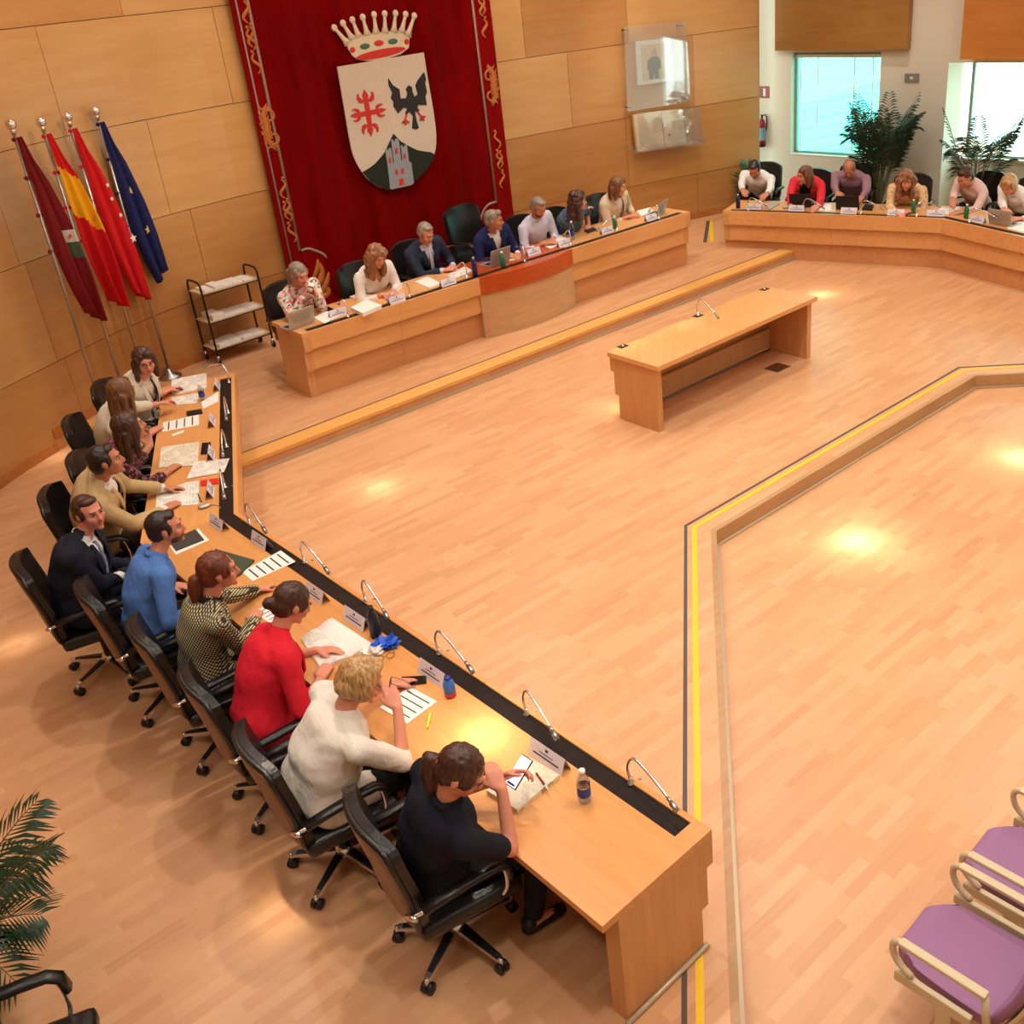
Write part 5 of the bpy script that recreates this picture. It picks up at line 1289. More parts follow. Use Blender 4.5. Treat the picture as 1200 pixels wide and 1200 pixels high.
# things on the white wall
u, z = on_wall(1069, 91, F0, F1); q = fpt(u, 0, z)
bm = bm_new(); box(bm, (0, -.012, 0), (.24, .024, .13), bev=.004); box(bm, (.0, -.026, 0), (.05, .008, .04), mi=1); o = obj('wall_plate', bm, [M['frame'], M['paper']], loc=q, rotz=math.atan2(wd.y, wd.x)); tag(o, 'small grey rectangular plate on the pale pier between the two windows', 'plate')
M['ext_red'] = mat('extinguisher red', (150, 22, 22), .3); M['ext_lab'] = mat('blue white label', (120, 170, 200), .5)
u, z = on_wall(898, 150, F0, F1); ex = thing('fire_extinguisher', 'red fire extinguisher with a pale blue label on the wall beside the panelling edge', 'fire extinguisher', fpt(u - .03, .10, z - .30), 0); ex.scale = (.85, .85, .9)
bm = bm_new(); lathe(bm, [(0, 0), (.075, 0), (.08, .02), (.08, .42), (.06, .49), (.025, .52), (.025, .55), (0, .55)], 18); obj('cylinder', bm, M['ext_red'], ex)
bm = bm_new(); lathe(bm, [(.0815, .12), (.0815, .36)], 18); obj('label', bm, M['ext_lab'], ex)
bm = bm_new(); box(bm, (0, 0, .58), (.03, .10, .05)); tube(bm, smoothpts([(0, .0, .56), (.07, 0, .60), (.11, 0, .5), (.09, 0, .3)], 4), .012, 6); obj('valve', bm, M['black'], ex)
bm = bm_new(); lathe(bm, [(.082, -.01), (.082, .05)], 18); obj('foot_ring', bm, M['black'], ex)
u, z = on_wall(896, 108, F0, F1); bm = bm_new(); box(bm, (0, -.004, 0), (.20, .008, .20)); box(bm, (0, -.009, .0), (.05, .003, .13), mi=1); o = obj('safety_sign', bm, [M['ext_red'], M['paper']], loc=fpt(u, .0, z), rotz=math.atan2(wd.y, wd.x)); tag(o, 'square red fire sign on the wall above the extinguisher', 'sign')

# ------------------------------------------------------------------ plants
M['leaf'] = mat('palm leaf', (30, 58, 32), .45, noise_amt=.25, nscale=3); M['leaf2'] = mat('glossy bright leaf', (36, 92, 44), .4, noise_amt=.25, nscale=5); M['stem'] = mat('plant stem', (92, 84, 48), .7); M['soil'] = mat('soil', (44, 32, 24), .95); M['pot_black'] = mat('black planter', (26, 28, 30), .4)
def frond(bm, base, d, L, rise, droop, n=22, w=.30, rr=random, lw=.011):
    d = Vector((d[0], d[1], 0)).normalized(); P = []
    for i in range(13):
        t = i / 12; P.append(base + d * (L * t * (1 - .12 * t)) + Vector((0, 0, rise * t - droop * t * t)))
    tube(bm, P, [.008 * (1 - .8 * i / 12) for i in range(13)], 5, 1)
    s = Vector((-d.y, d.x, 0))
    for k in range(n):
        t = .25 + .75 * k / (n - 1); i = min(int(t * 12), 11); p = P[i].lerp(P[i + 1], t * 12 - i); a = (P[i + 1] - P[i]).normalized()
        ll = w * (math.sin(PI * (t * .82 + .12)) ** .6) * rr.uniform(.85, 1.1)
        for sg in (-1, 1):
            q = (s * sg * .75 + a * .62 + Vector((0, 0, -.10 + rr.uniform(-.12, .08)))).normalized(); e = p + q * ll + Vector((0, 0, -.22 * ll)); m_ = p + q * ll * .55
            up = q.cross(a).normalized(); wv = a * lw
            v = [bm.verts.new(x_) for x_ in (p, m_ - wv, e, m_ + wv)]; v2 = [bm.verts.new(x_.co + Vector((0, 0, .003))) for x_ in v]
            bm.faces.new(v); bm.faces.new(v2[::-1])
            for j in range(4): bm.faces.new((v[j], v2[j], v2[(j + 1) % 4], v[(j + 1) % 4]))
def palm(loc, label, H_, n, L, stems, seed, pot=(.22, .38), droop=.5):
    r = random.Random(seed); t = thing('potted_palm', label, 'plant', loc)
    ph = pot[1]
    bm = bm_new(); lathe(bm, [(0, 0), (pot[0] * .8, 0), (pot[0], ph), (pot[0] * .93, ph), (pot[0] * .9, ph - .04), (0, ph - .04)], 24); obj('pot', bm, M['pot_black'], t)
    bm = bm_new(); lathe(bm, [(0, ph - .035), (pot[0] * .9, ph - .035)], 24); obj('soil', bm, M['soil'], t)
    for k in range(n):
        a = 2 * PI * k / n * 1.618 * 2 + r.uniform(-.3, .3); h = ph + (H_ - ph) * (.25 + .75 * (k % stems + 1) / stems) if stems > 1 else H_
        b = Vector((math.cos(a) * .04, math.sin(a) * .04, ph - .03)); topp = Vector((math.cos(a) * .10, math.sin(a) * .10, h * .62))
        bm = bm_new(); tube(bm, [b, b.lerp(topp, .5) + Vector((0, 0, .02)), topp], [.012, .010, .008], 6, 1)
        frond(bm, topp, (math.cos(a), math.sin(a)), L * r.uniform(.75, 1.1), (H_ - topp.z) * r.uniform(.8, 1.35), droop * r.uniform(.5, 1.1), 20, .26, r)
        obj('frond', bm, [M['leaf'], M['stem']], t)
    return t
def by_wall(px, d):
    u = on_wall(px, 200, F0, F1)[0]; q = fpt(u, d); return (q.x, q.y, 0)
palm(by_wall(1056, .8), 'large bushy palm behind the curly-haired person, under the pale pier', 2.05, 44, .55, 7, 11, droop=.5)
palm(by_wall(1168, .75), 'tall slender palm in a black pot in front of the bright right window', 1.9, 16, .52, 3, 12, droop=.6)
def bushy(loc, label, seed):
    r = random.Random(seed); t = thing('potted_plant', label, 'plant', loc)
    bm = bm_new(); lathe(bm, [(0, 0), (.2, 0), (.23, .55), (.21, .55), (.2, .5), (0, .5)], 24); obj('pot', bm, M['pot_black'], t)
    bm = bm_new()
    for k in range(90):
        a = r.uniform(0, 2 * PI); ph_ = r.uniform(.1, 1.3); R_ = r.uniform(.2, .42); c = Vector((math.cos(a) * math.cos(ph_) * R_ * .8, math.sin(a) * math.cos(ph_) * R_ * .8, .52 + math.sin(ph_) * R_ * 1.25)); d = (c - Vector((0, 0, .5))).normalized(); s = d.cross(Vector((0, 0, 1))).normalized(); l = r.uniform(.10, .17)
        q = [c - d * l * .5, c + s * l * .3, c + d * l * .6 + Vector((0, 0, -.03)), c - s * l * .3]; v = [bm.verts.new(x_) for x_ in q]; v2 = [bm.verts.new(x_ + Vector((0, 0, .004))) for x_ in q]
        bm.faces.new(v); bm.faces.new(v2[::-1])
        for j in range(4): bm.faces.new((v[j], v2[j], v2[(j + 1) % 4], v[(j + 1) % 4]))
    o = obj('leaves', bm, M['leaf2'], t)
    bm = bm_new()
    for k in range(8): a = k * .8; tube(bm, [(0, 0, .48), (math.cos(a) * .12, math.sin(a) * .12, .75), (math.cos(a) * .2, math.sin(a) * .2, .95)], .006, 5)
    obj('stems', bm, M['stem'], t)
    return t
bq = by_wall(913, .9); bo_ = bushy(bq, 'small leafy plant in a tall black planter beside the panelling edge', 4)
ks = z_at(bq[0], bq[1], 188) / 1.0; print('plant scale', ks); bo_.scale = (1.1, 1.1, ks)
p = G(-62, 1190, .2); palm((p.x, p.y, 0), 'arching palm at the bottom left corner, mostly outside the frame', 1.15, 17, .62, 2, 23, droop=.55)

# ------------------------------------------------------------------ lilac public seats on the lower floor
M['lilac'] = mat('lilac fabric', (152, 108, 146), .75, noise_amt=.06, nscale=4, bump=.1, bscale=200); M['taupe'] = mat('beige plastic', (206, 190, 154), .4)
def pub_seat(label):
    t = thing('auditorium_seat', label, 'seat', group='lilac public seats')
    def f(u, v, s):
        x = (u * 2 - 1); y = .25 - .50 * v; w = .235 * (1 - .12 * (1 - v) ** 2)
        corner = (max(0, abs(x) - .55) / .45) ** 2 * (max(0, .35 - v) / .35) ** 2 * .13
        return Vector((x * w, y - corner, .43 + .018 * x * x + .02 * (1 - v) - (.06 if s else 0) - .03 * (max(0, .12 - v) / .12) ** 2 - .012 * math.sin(PI * v)))
    bm = bm_new(); grid_sheet(bm, f, 14, 14, .06); o = obj('seat_cushion', bm, M['lilac'], t); m = o.modifiers.new('b', 'BEVEL'); m.width = .02; m.segments = 3; m.limit_method = 'ANGLE'
    def g(u, v, s):
        x = (u * 2 - 1); return Vector((x * .235 * (1 - .15 * v * v), -.24 - .14 * v - .03 * math.sin(PI * v) + .03 * x * x - (.05 if s else 0), .42 + .46 * v))
    bm = bm_new(); grid_sheet(bm, g, 12, 14, .05); o = obj('backrest', bm, M['lilac'], t); m = o.modifiers.new('b', 'BEVEL'); m.width = .02; m.segments = 3; m.limit_method = 'ANGLE'
    def g2(u, v, s):
        x = (u * 2 - 1); return Vector((x * .245 * (1 - .15 * v * v), -.295 - .14 * v - .03 * math.sin(PI * v) + .03 * x * x - (.018 if s else 0), .40 + .50 * v))
    bm = bm_new(); grid_sheet(bm, g2, 12, 14, .018); obj('back_shell', bm, M['taupe'], t)
    for sx in (-1, 1):
        bm = bm_new(); x = sx * .275
        box(bm, (x, -.03, .635), (.045, .40, .024), bev=.009)
        tube(bm, smoothpts([(x, .16, .635), (x, .195, .61), (x, .20, .56), (x, .17, .50), (x, .10, .46)], 4), .016, 8)
        tube(bm, [(x, -.22, .63), (x, -.25, .40)], .018, 8); obj('armrest', bm, M['taupe'], t)
        bm = bm_new(); box(bm, (x, -.0, .42), (.03, .36, .06), bev=.008); box(bm, (x, -.06, .20), (.03, .07, .40), bev=.008); box(bm, (x, -.05, .012), (.05, .34, .024), bev=.006); obj('leg', bm, M['taupe'], t)
    return t
LZ = -.15
sa = pub_seat('lilac fabric public seat with beige armrests, lower one of the two at the bottom right')
sb = copy_tree(sa); sb['label'] = 'lilac fabric public seat cut by the right edge, behind the other lilac seat'
a_, b_ = G(1085, 1133, LZ + .64), G(1158, 1180, LZ + .64); fd = (a_ - b_).normalized(); fa = math.atan2(fd.y, fd.x) - PI / 2
c_ = G(1128, 1118, LZ + .43)
put(sa, (c_.x, c_.y, LZ), fa); sd_ = Vector((-fd.y, fd.x, 0)); c2_ = c_ - sd_ * .64; put(sb, (c2_.x, c2_.y, LZ), fa)
p = G(40, 1315, .3); chair(p.x, p.y, 0, 20, 'empty black office chair at the bottom left corner beside the palm', 'office chairs along the left desk', 1.1)
# ------------------------------------------------------------------ microphones
def mic(base, tip, z, label, group, arch=.20, tz=.10):
    b = G(base[0], base[1], z); e = G(tip[0], tip[1], z + tz); t = thing('gooseneck_microphone', label, 'microphone', (b.x, b.y, z), 0, group)
    v = e - b; h = Vector((v.x, v.y, 0)); L = h.length
    if L > .42: h = h * (.42 / L); v = h + Vector((0, 0, v.z))
    bm = bm_new(); lathe(bm, [(0, 0), (.020, 0), (.020, .012), (.010, .018), (.010, .045), (0, .045)], 14); obj('socket', bm, M['chrome'], t)
    P = smoothpts([(0, 0, .03), (-h.x * .04, -h.y * .04, arch * .55), (h.x * .12, h.y * .12, arch), (h.x * .45, h.y * .45, arch * .92), (h.x * .82, h.y * .82, tz + (arch - tz) * .35)], 6)
    bm = bm_new(); tube(bm, P, .0075, 7); obj('gooseneck', bm, M['chrome'], t)
    a, c = P[-1], Vector((h.x, h.y, tz)); bm = bm_new(); tube(bm, [a, a.lerp(c, .35)], .0105, 8); tube(bm, [a.lerp(c, .35), c], .0145, 10); obj('microphone_head', bm, M['steel'], t)
    bm = bm_new(); box(bm, (.05, .03, .001), (.02, .012, .004)); obj('switch', bm, M['steel'], t)
GM = 'gooseneck microphones on the left desk'; GMP = 'gooseneck microphones on the platform desk'; GMR = 'gooseneck microphones on the right desk'
ZC = T0 - .012
for b, e, l in (((739, 919), (794, 951), 'gooseneck microphone at the near end of the left desk, by the water bottle'), ((617, 838), (653, 867), 'gooseneck microphone on the left desk behind the largest name card, opposite the bright phone'), ((514.7, 766.7), (557, 790.7), 'gooseneck microphone on the left desk above the small blue drink bottle'), ((429, 706), (461, 732), 'gooseneck microphone standing right behind the dark flask'), ((357, 660), (390.7, 676), 'gooseneck microphone on the left desk beyond the green tablet'), ((292.7, 613.7), (318, 630.7), 'gooseneck microphone on the left desk just past its bend'),
                ((264, 572), (263.7, 591), 'gooseneck microphone on the left desk opposite the beige jacket, nearest the bend'), ((266, 524.5), (260.6, 545), 'gooseneck microphone reaching over the loose printed sheet on the left desk'), ((267.9, 485), (265.5, 497), 'gooseneck microphone on the left desk opposite the person in white with brown hair'), ((268.8, 449), (227, 428), 'gooseneck microphone at the far end of the left desk, stretched flat to the left')):
    mic(b, e, ZC, l, GM)
ZP = TP_ - .012
for b, e, l in (((408, 372), (397, 357), 'gooseneck microphone at the left end of the platform desk'), ((480, 348.5), (452, 352), 'gooseneck microphone before the person in the white blouse'), ((547, 326), (532, 317), 'gooseneck microphone left of the cherry middle, by the open notebook'), ((615, 307), (590, 276), 'long pale gooseneck microphone in the cherry middle, raised to the person in indigo'), ((669, 288), (660, 277), 'gooseneck microphone right of the cherry middle'), ((723, 271), (693, 273), 'gooseneck microphone arching left before the person in denim'), ((772, 257), (760, 248), 'gooseneck microphone at the right end of the platform desk')):
    mic(b, e, ZP, l, GMP)
for b, e, l in (((877, 247), (899, 242), 'gooseneck microphone at the left end of the right desk'), ((942, 248), (972, 246), 'gooseneck microphone before the person in the coral cardigan'), ((1008.6, 251), (1036, 246), 'gooseneck microphone before the person in the mauve shirt'), ((1074, 254), (1102, 243), 'gooseneck microphone before the person with curly copper hair'), ((1136, 261), (1170, 257), 'gooseneck microphone just past the bend of the right desk')):
    mic(b, e, ZC, l, GMR)
mic((818, 370), (846, 375), .754, 'gooseneck microphone alone on the free-standing table', 'gooseneck microphones on the free-standing table', tz=.08)

# ------------------------------------------------------------------ name cards
M['ink'] = mat('dark print', (52, 50, 56), .7); M['card'] = mat('lilac white card', (222, 214, 222), .6)
def card(px, py, z, face, label, group, w=.20, h=.075):
    p = G(px, py, z); t = thing('name_card', label, 'name card', (p.x, p.y, z + .0005), R(face) - PI / 2, group)
    for sy in (-1, 1):
        bm = bm_new(); vs = [(-w / 2, sy * .035, 0), (w / 2, sy * .035, 0), (w / 2, sy * .001, h), (-w / 2, sy * .001, h)]
        v = [bm.verts.new(q) for q in vs]; v2 = [bm.verts.new((q[0], q[1] - sy * .0015, q[2])) for q in vs]
        bm.faces.new(v); bm.faces.new(v2[::-1])
        for j in range(4): bm.faces.new((v[j], v2[j], v2[(j + 1) % 4], v[(j + 1) % 4]))
        def on(x, k, s=sy): return Vector((x, s * (.035 - .034 * k + .0012), h * k))
        for k0, k1, x0, x1 in ((.30, .38, -.075, .075), (.52, .57, -.04, .04), (.70, .86, -.010, .006)):
            q = [bm.verts.new(on(a, b)) for a, b in ((x0 * w / .2, k0), (x1 * w / .2, k0), (x1 * w / .2, k1), (x0 * w / .2, k1))]; bm.faces.new(q).material_index = 1
        obj('card_face', bm, [M['card'], M['ink']], t)
GN = 'folded name cards on the left desk'
for px, py, fc, w, l in ((644, 892, 42, .26, 'large folded name card by the booklet under the bright phone'), (509, 794, 42, .24, 'folded name card beside the small blue drink bottle'), (418.7, 730, 42, .24, 'folded name card left of the dark flask'), (372, 700, 42, .22, 'folded name card beyond the person in the red blazer'), (307, 638, 42, .22, 'folded name card leaning on the black strip past the desk bend'), (257, 617, 42, .22, 'folded name card next to the black folder'),
                         (246, 579, 14, .2, 'folded name card beside the red phone'), (247, 536, 14, .2, 'folded name card beside the black phone on the far part of the left desk'), (248, 497, 14, .2, 'folded name card beyond the long black case'), (254, 455, 14, .2, 'folded name card nearest the far end of the left desk')):
    card(px, py, T0, fc, l, GN, w, .09)
for px, py, l in ((396, 370, 'folded name card at the left end of the platform desk'), (465, 354, 'folded name card before the person in the white blouse'), (525, 334, 'folded name card before the person in the slate suit'), (625, 298, 'folded name card on the cherry middle of the platform desk'), (661, 288, 'folded name card at the right edge of the cherry middle'), (711, 273, 'folded name card before the person in denim'), (762.6, 258, 'folded name card before the person in the oat cardigan')):
    card(px, py, TP_, FP, l, 'folded name cards on the platform desk', .22, .085)
for px, py, fc, l in ((884, 245, -120, 'folded name card at the left end of the right desk'), (933.6, 247, -120, 'folded name card before the black laptop of the person in coral'), (995, 250, -120, 'folded name card before the black laptop of the person in mauve'), (1050, 252, -120, 'folded name card before the person with curly copper hair'), (1096.5, 253, -120, 'folded name card at the bend of the right desk'), (1146, 260, -155, 'folded name card before the grey laptop of the right desk')):
    card(px, py, T0, fc, l, 'folded name cards on the right desk', .24, .085)

# ------------------------------------------------------------------ papers: outlines given as desk-level corners
def printed(name, base, ink, rows=105):
    x = N(name); co = x.n('ShaderNodeTexCoord'); sep = x.n('ShaderNodeSeparateXYZ'); x.l(co.outputs['Object'], sep.inputs[0])
    k = x.n('ShaderNodeMath', operation='MULTIPLY'); k.inputs[1].default_value = rows; x.l(sep.outputs['Y'], k.inputs[0]); f = x.n('ShaderNodeMath', operation='FRACT'); x.l(k.outputs[0], f.inputs[0])
    g = x.n('ShaderNodeMath', operation='LESS_THAN'); g.inputs[1].default_value = .42; x.l(f.outputs[0], g.inputs[0])
    t = x.n('ShaderNodeTexNoise', Scale=120.0, Detail=1.0); x.l(co.outputs['Object'], t.inputs['Vector']); t2 = x.n('ShaderNodeTexNoise', Scale=9.0, Detail=1.0); x.l(co.outputs['Object'], t2.inputs['Vector'])
    h = x.n('ShaderNodeMath', operation='GREATER_THAN'); h.inputs[1].default_value = .44; x.l(t.outputs['Fac'], h.inputs[0]); h2 = x.n('ShaderNodeMath', operation='GREATER_THAN'); h2.inputs[1].default_value = .46; x.l(t2.outputs['Fac'], h2.inputs[0])
    m1 = x.n('ShaderNodeMath', operation='MULTIPLY'); x.l(g.outputs[0], m1.inputs[0]); x.l(h.outputs[0], m1.inputs[1]); m2 = x.n('ShaderNodeMath', operation='MULTIPLY'); x.l(m1.outputs[0], m2.inputs[0]); x.l(h2.outputs[0], m2.inputs[1])
    m = x.n('ShaderNodeMix', data_type='RGBA'); m.inputs['A'].default_value = rgb(base); m.inputs['B'].default_value = rgb(ink); x.l(m2.outputs[0], m.inputs['Factor']); x.l(m.outputs['Result'], x.b.inputs['Base Color']); x.set(Roughness=.7); return x.m
M['text'] = printed('printed page', (234, 228, 216), (168, 164, 158)); M['cream_page'] = printed('cream printed page', (228, 218, 194), (170, 160, 140)); M['bar'] = mat('black ballot bar', (24, 24, 26), .6)
ZOFF = {}
def sheet(name, label, cat, pts, z, th=.002, m='text', group=None, bars=0, page=False, lift=.0005):
    P = [G(px, py, z + th) for px, py in pts]; c = sum(P, Vector()) / len(P); d = (P[1] - P[0]).normalized(); a = math.atan2(d.y, d.x)
    Rm = Matrix.Rotation(-a, 3, 'Z'); L = [Rm @ (p - c) for p in P]
    bm = bm_new(); prism(bm, [(p.x, p.y) for p in L], 0, th)
    ms = [M[m]]
    if bars:
        ms.append(M['bar']); A_, B_, C_, D_ = [Vector((p.x, p.y)) for p in L[:4]]
        for i in range(bars):
            f0 = (i + .75) / (bars + .6); f1 = f0 + .035
            q = [A_.lerp(D_, f0).lerp(B_.lerp(C_, f0), .08), A_.lerp(D_, f0).lerp(B_.lerp(C_, f0), .9), A_.lerp(D_, f1).lerp(B_.lerp(C_, f1), .9), A_.lerp(D_, f1).lerp(B_.lerp(C_, f1), .08)]
            prism(bm, q, th, th + .0006, 1)
    o = obj(name, bm, ms, loc=(c.x, c.y, z + lift), rotz=a); tag(o, label, cat, group); return o
def slabthing(name, label, cat, pts, z, th, m, parts=()):
    o = sheet(name, label, cat, pts, z, th, m); return o
M['phone'] = mat('black phone glass', (22, 22, 26), .15); M['green_cover'] = mat('dark green cover', (58, 70, 46), .6); M['dark_cover'] = mat('dark grey cover', (58, 52, 48), .6); M['red_plastic'] = mat('red plastic', (214, 32, 24), .4); M['silver'] = mat('silver shell', (186, 182, 178), .35, .5); M['tealp'] = mat('teal sticker', (110, 176, 188), .5)
# near part of the left desk
sheet('booklet', 'thick printed booklet under the bright phone at the near end of the left desk', 'booklet', ((570, 926), (622, 888), (655.5, 908), (606, 949)), T0, .028, 'cream_page')
sheet('ballot_sheet', 'white sheet with black bars beside the yellow marker', 'paper', ((445, 829), (477, 848), (512, 822), (480.5, 804.5)), T0, .006, 'paper', 'barred white sheets', 4)
sheet('smartphone', 'black smartphone lying beyond the barred sheet of the blond person', 'phone', ((471, 793), (499.6, 791.6), (499.6, 800), (468.4, 804)), T0, .009, 'phone')
ob = thing('binder', 'large open white binder in front of the person in the red blazer', 'binder', (0, 0, 0)); 
bp = [G(*p, T0 + .02) for p in ((389.4, 723), (439, 755), (376, 783), (352, 747))]; c = sum(bp, Vector()) / 4; ob.location = (c.x, c.y, T0)
def leafp(a, b, c_, d, nm, m):
    bm = bm_new()
    def f(u, v, s):
        p = a.lerp(b, u).lerp(d.lerp(c_, u), v) - Vector((ob.location.x, ob.location.y, T0 + .02)); return Vector((p.x, p.y, .001 if s else .010 + .014 * math.sin(PI * min(1, v * 1.1 + .05)) ** .7))
    grid_sheet(bm, f, 4, 12, .02); return obj(nm, bm, m, ob)
ma, mb_ = bp[0].lerp(bp[1], .5), bp[3].lerp(bp[2], .5)
g0, g1 = bp[0].lerp(bp[3], .5), bp[1].lerp(bp[2], .5)
leafp(bp[0], bp[1], g1, g0, 'page_block', M['paper']); leafp(g0, g1, bp[2], bp[3], 'page_block', M['text'])
sheet('ballot_sheet', 'white sheet with black bars between the lattice print and the red blazer', 'paper', ((297, 717), (330, 700), (349, 712), (316, 730)), T0, .003, 'paper', 'barred white sheets', 4)
sheet('ballot_sheet', 'white sheet with five black bars reaching the black strip beyond the green tablet', 'paper', ((296, 681), (283, 670), (329, 645), (346.5, 658)), T0, .003, 'paper', 'barred white sheets', 5)
sheet('tablet', 'dark green covered tablet by the person in the lattice print', 'tablet', ((252, 643), (298, 656), (280, 674), (246, 664)), T0, .014, 'green_cover')
sheet('smartphone', 'black smartphone beside the face of the person in the lattice print', 'phone', ((270, 692), (290, 686), (293, 691), (273, 698)), T0, .009, 'phone')
sheet('paper', 'white paper under the black folder', 'paper', ((206, 650), (199, 640), (232, 619), (245, 633)), T0, .003, 'paper')
sheet('folder', 'black folder in front of the person in the blue shirt', 'folder', ((206, 645), (198, 634), (229, 620), (239, 632)), T0 + .0035, .008, 'dark_cover')
# far part
sheet('printed_sheet', 'printed sheets under the hands of the person in the beige jacket', 'paper', ((182.4, 595), (183.5, 578), (219, 565), (233, 563), (232.7, 591)), T0, .004, 'text')
sheet('smartphone', 'red cased phone by the bend of the left desk', 'phone', ((235, 563), (256, 560), (256, 566), (235, 569)), T0, .010, 'red_plastic')
sheet('booklet', 'open printed booklet under the hand of the person in the berry floral blouse', 'booklet', ((185.7, 548), (189, 524), (233, 517.6), (232, 545)), T0, .006, 'cream_page')
sheet('printed_sheet', 'loose printed sheet lying over the black strip', 'paper', ((218.6, 561), (228, 541), (269, 537), (262.6, 553)), T0 + .0045, .002, 'text')
sheet('smartphone', 'black phone on the far part of the left desk beside a name card', 'phone', ((235, 532), (237, 519), (247, 518), (246, 531)), T0, .009, 'phone')
sheet('ballot_sheet', 'white sheet with black bars beside the long black case', 'paper', ((233, 486), (233, 498), (190, 506), (191, 495)), T0, .003, 'paper', 'barred white sheets', 4)
sheet('spectacle_case', 'long black case on the far part of the left desk', 'case', ((219, 486), (218, 482), (236, 479), (237, 483)), T0, .018, 'black')
sheet('paper', 'small white slip below the barred sheet', 'paper', ((202, 511), (201, 509), (215, 504), (216, 506)), T0, .004, 'paper')
sheet('printed_sheet', 'large printed sheet at the far end of the left desk', 'paper', ((201, 463), (201, 445), (242, 437), (242, 455)), T0, .003, 'text')
sheet('clipboard', 'dark edged clipboard with a printed page before the person with glasses', 'clipboard', ((202, 475), (201, 466), (233, 460), (231, 472)), T0, .006, 'text')
sheet('paper', 'bright white folded paper beside the small bottle at the far end', 'paper', ((237.7, 479), (235.5, 471), (256, 459), (256, 470)), T0, .004, 'paper')
# platform desk
Z = TP_
sheet('paper', 'white papers beside the left laptop on the platform desk', 'paper', ((368, 372), (384, 362), (398, 370), (380, 379)), Z, .004, 'paper')
sheet('smartphone', 'dark phone at the left end of the platform desk', 'phone', ((378, 362), (384, 359), (391, 362), (385, 365)), Z, .009, 'phone')
sheet('paper_stack', 'thick white paper stack before the person in the white blouse', 'papers', ((411, 360), (429.7, 350.5), (447, 357.5), (425, 367)), Z, .045, 'paper')
sheet('paper', 'flat white paper behind the thick stack on the platform desk', 'paper', ((409, 347.6), (422.7, 343), (442, 347), (428, 352)), Z, .004, 'paper')
sheet('paper', 'white papers left of the open notebook on the platform desk', 'paper', ((486, 330), (501.5, 324), (517, 332), (503, 337)), Z, .012, 'paper')
sheet('notebook', 'open notebook under the hands of the person in the slate suit', 'notebook', ((522, 323), (545, 312), (553.5, 317), (534, 326)), Z, .015, 'text')
sheet('notebook', 'cream notebook behind the green bottle on the cherry middle', 'notebook', ((590, 300), (600, 296), (607, 303), (596, 306)), Z, .01, 'old_paper')
sheet('paper', 'white papers under the hands of the person with rolled sleeves', 'paper', ((632, 286), (657, 276), (668, 281), (645, 291)), Z, .008, 'paper')
sheet('paper', 'white papers before the person in the oat cardigan', 'paper', ((746, 247), (762, 243), (768, 249), (751, 253)), Z, .006, 'paper')
sheet('tablet', 'dark tablet before the person in denim', 'tablet', ((684, 270), (695, 266), (700, 269), (689, 273)), Z, .01, 'black')
# right desk
sheet('tablet', 'grey tablet before the dark-haired person at the left end of the right desk', 'tablet', ((894, 243), (908, 235), (914, 238), (903, 245)), T0, .014, 'silver')
sheet('paper', 'pale green paper right of the coral cardigan', 'paper', ((952, 246), (955, 238), (974, 239), (974, 247)), T0, .004, 'paper')
sheet('paper', 'white paper before the fair-haired person at the right edge', 'paper', ((1180, 268), (1186, 258), (1206, 262), (1203, 272)), T0, .004, 'paper')
sheet('spectacle_case', 'black case before the person in the mauve shirt', 'case', ((1010, 244), (1014, 239), (1024, 240), (1022, 245)), T0, .03, 'black')
sheet('paper', 'white paper at the bend of the right desk', 'paper', ((1098, 250), (1101, 243), (1112, 244), (1112, 251)), T0, .004, 'paper')

# ------------------------------------------------------------------ bottles, flasks, laptops, small things
def clearmat(name, col, mix=.75):
    x = N(name); x.t.nodes.remove(x.b); a = x.n('ShaderNodeBsdfTransparent'); a.inputs['Color'].default_value = rgb(col); g = x.n('ShaderNodeBsdfGlossy'); g.inputs['Roughness'].default_value = .08; f = x.n('ShaderNodeLayerWeight', Blend=.35)
    m = x.n('ShaderNodeMixShader'); x.l(f.outputs['Facing'], m.inputs[0]); x.l(a.outputs[0], m.inputs[1]); x.l(g.outputs[0], m.inputs[2]); x.l(m.outputs[0], x.out.inputs[0]); return x.m
M['pet'] = clearmat('clear bottle plastic', (225, 232, 240)); M['green_pet'] = mat('green plastic', (36, 120, 74), .3); M['blue_label'] = mat('blue bottle label', (40, 64, 150), .5); M['navy_metal'] = mat('navy flask metal', (34, 46, 92), .3, .3); M['char_metal'] = mat('charcoal flask metal', (40, 46, 54), .35, .3)
def bottle(px, py, z, label, h=.21, r=.032, kind='clear'):
    p = G(px, py, z); t = thing('bottle' if kind != 'flask' else 'flask', label, 'bottle', (p.x, p.y, z + .0005))
    bodym = {'clear': M['pet'], 'green': M['green_pet'], 'navy': M['navy_metal'], 'char': M['char_metal'], 'drink': mat('blue drink label', (52, 110, 190), .35)}[kind]
    bm = bm_new(); lathe(bm, [(0, 0), (r * .9, 0), (r, .012), (r, h * .62), (r * .9, h * .72), (r * .42, h * .86), (r * .4, h * .93), (0, h * .93)], 18); obj('body', bm, bodym, t)
    bm = bm_new(); lathe(bm, [(0, h * .9), (r * .48, h * .9), (r * .48, h), (0, h)], 14); obj('cap', bm, {'clear': M['paper'], 'green': M['paper'], 'navy': M['silver'], 'char': M['black'], 'drink': mat('blue cap', (40, 50, 170), .35)}[kind], t)
    if kind in ('clear',):
        bm = bm_new(); lathe(bm, [(r * 1.01, h * .22), (r * 1.01, h * .5)], 18); obj('label', bm, M['blue_label'], t)
    if kind == 'drink':
        bm = bm_new(); lathe(bm, [(r * 1.01, h * .05), (r * 1.01, h * .22)], 18); obj('label', bm, M['red_plastic'], t)
    return t
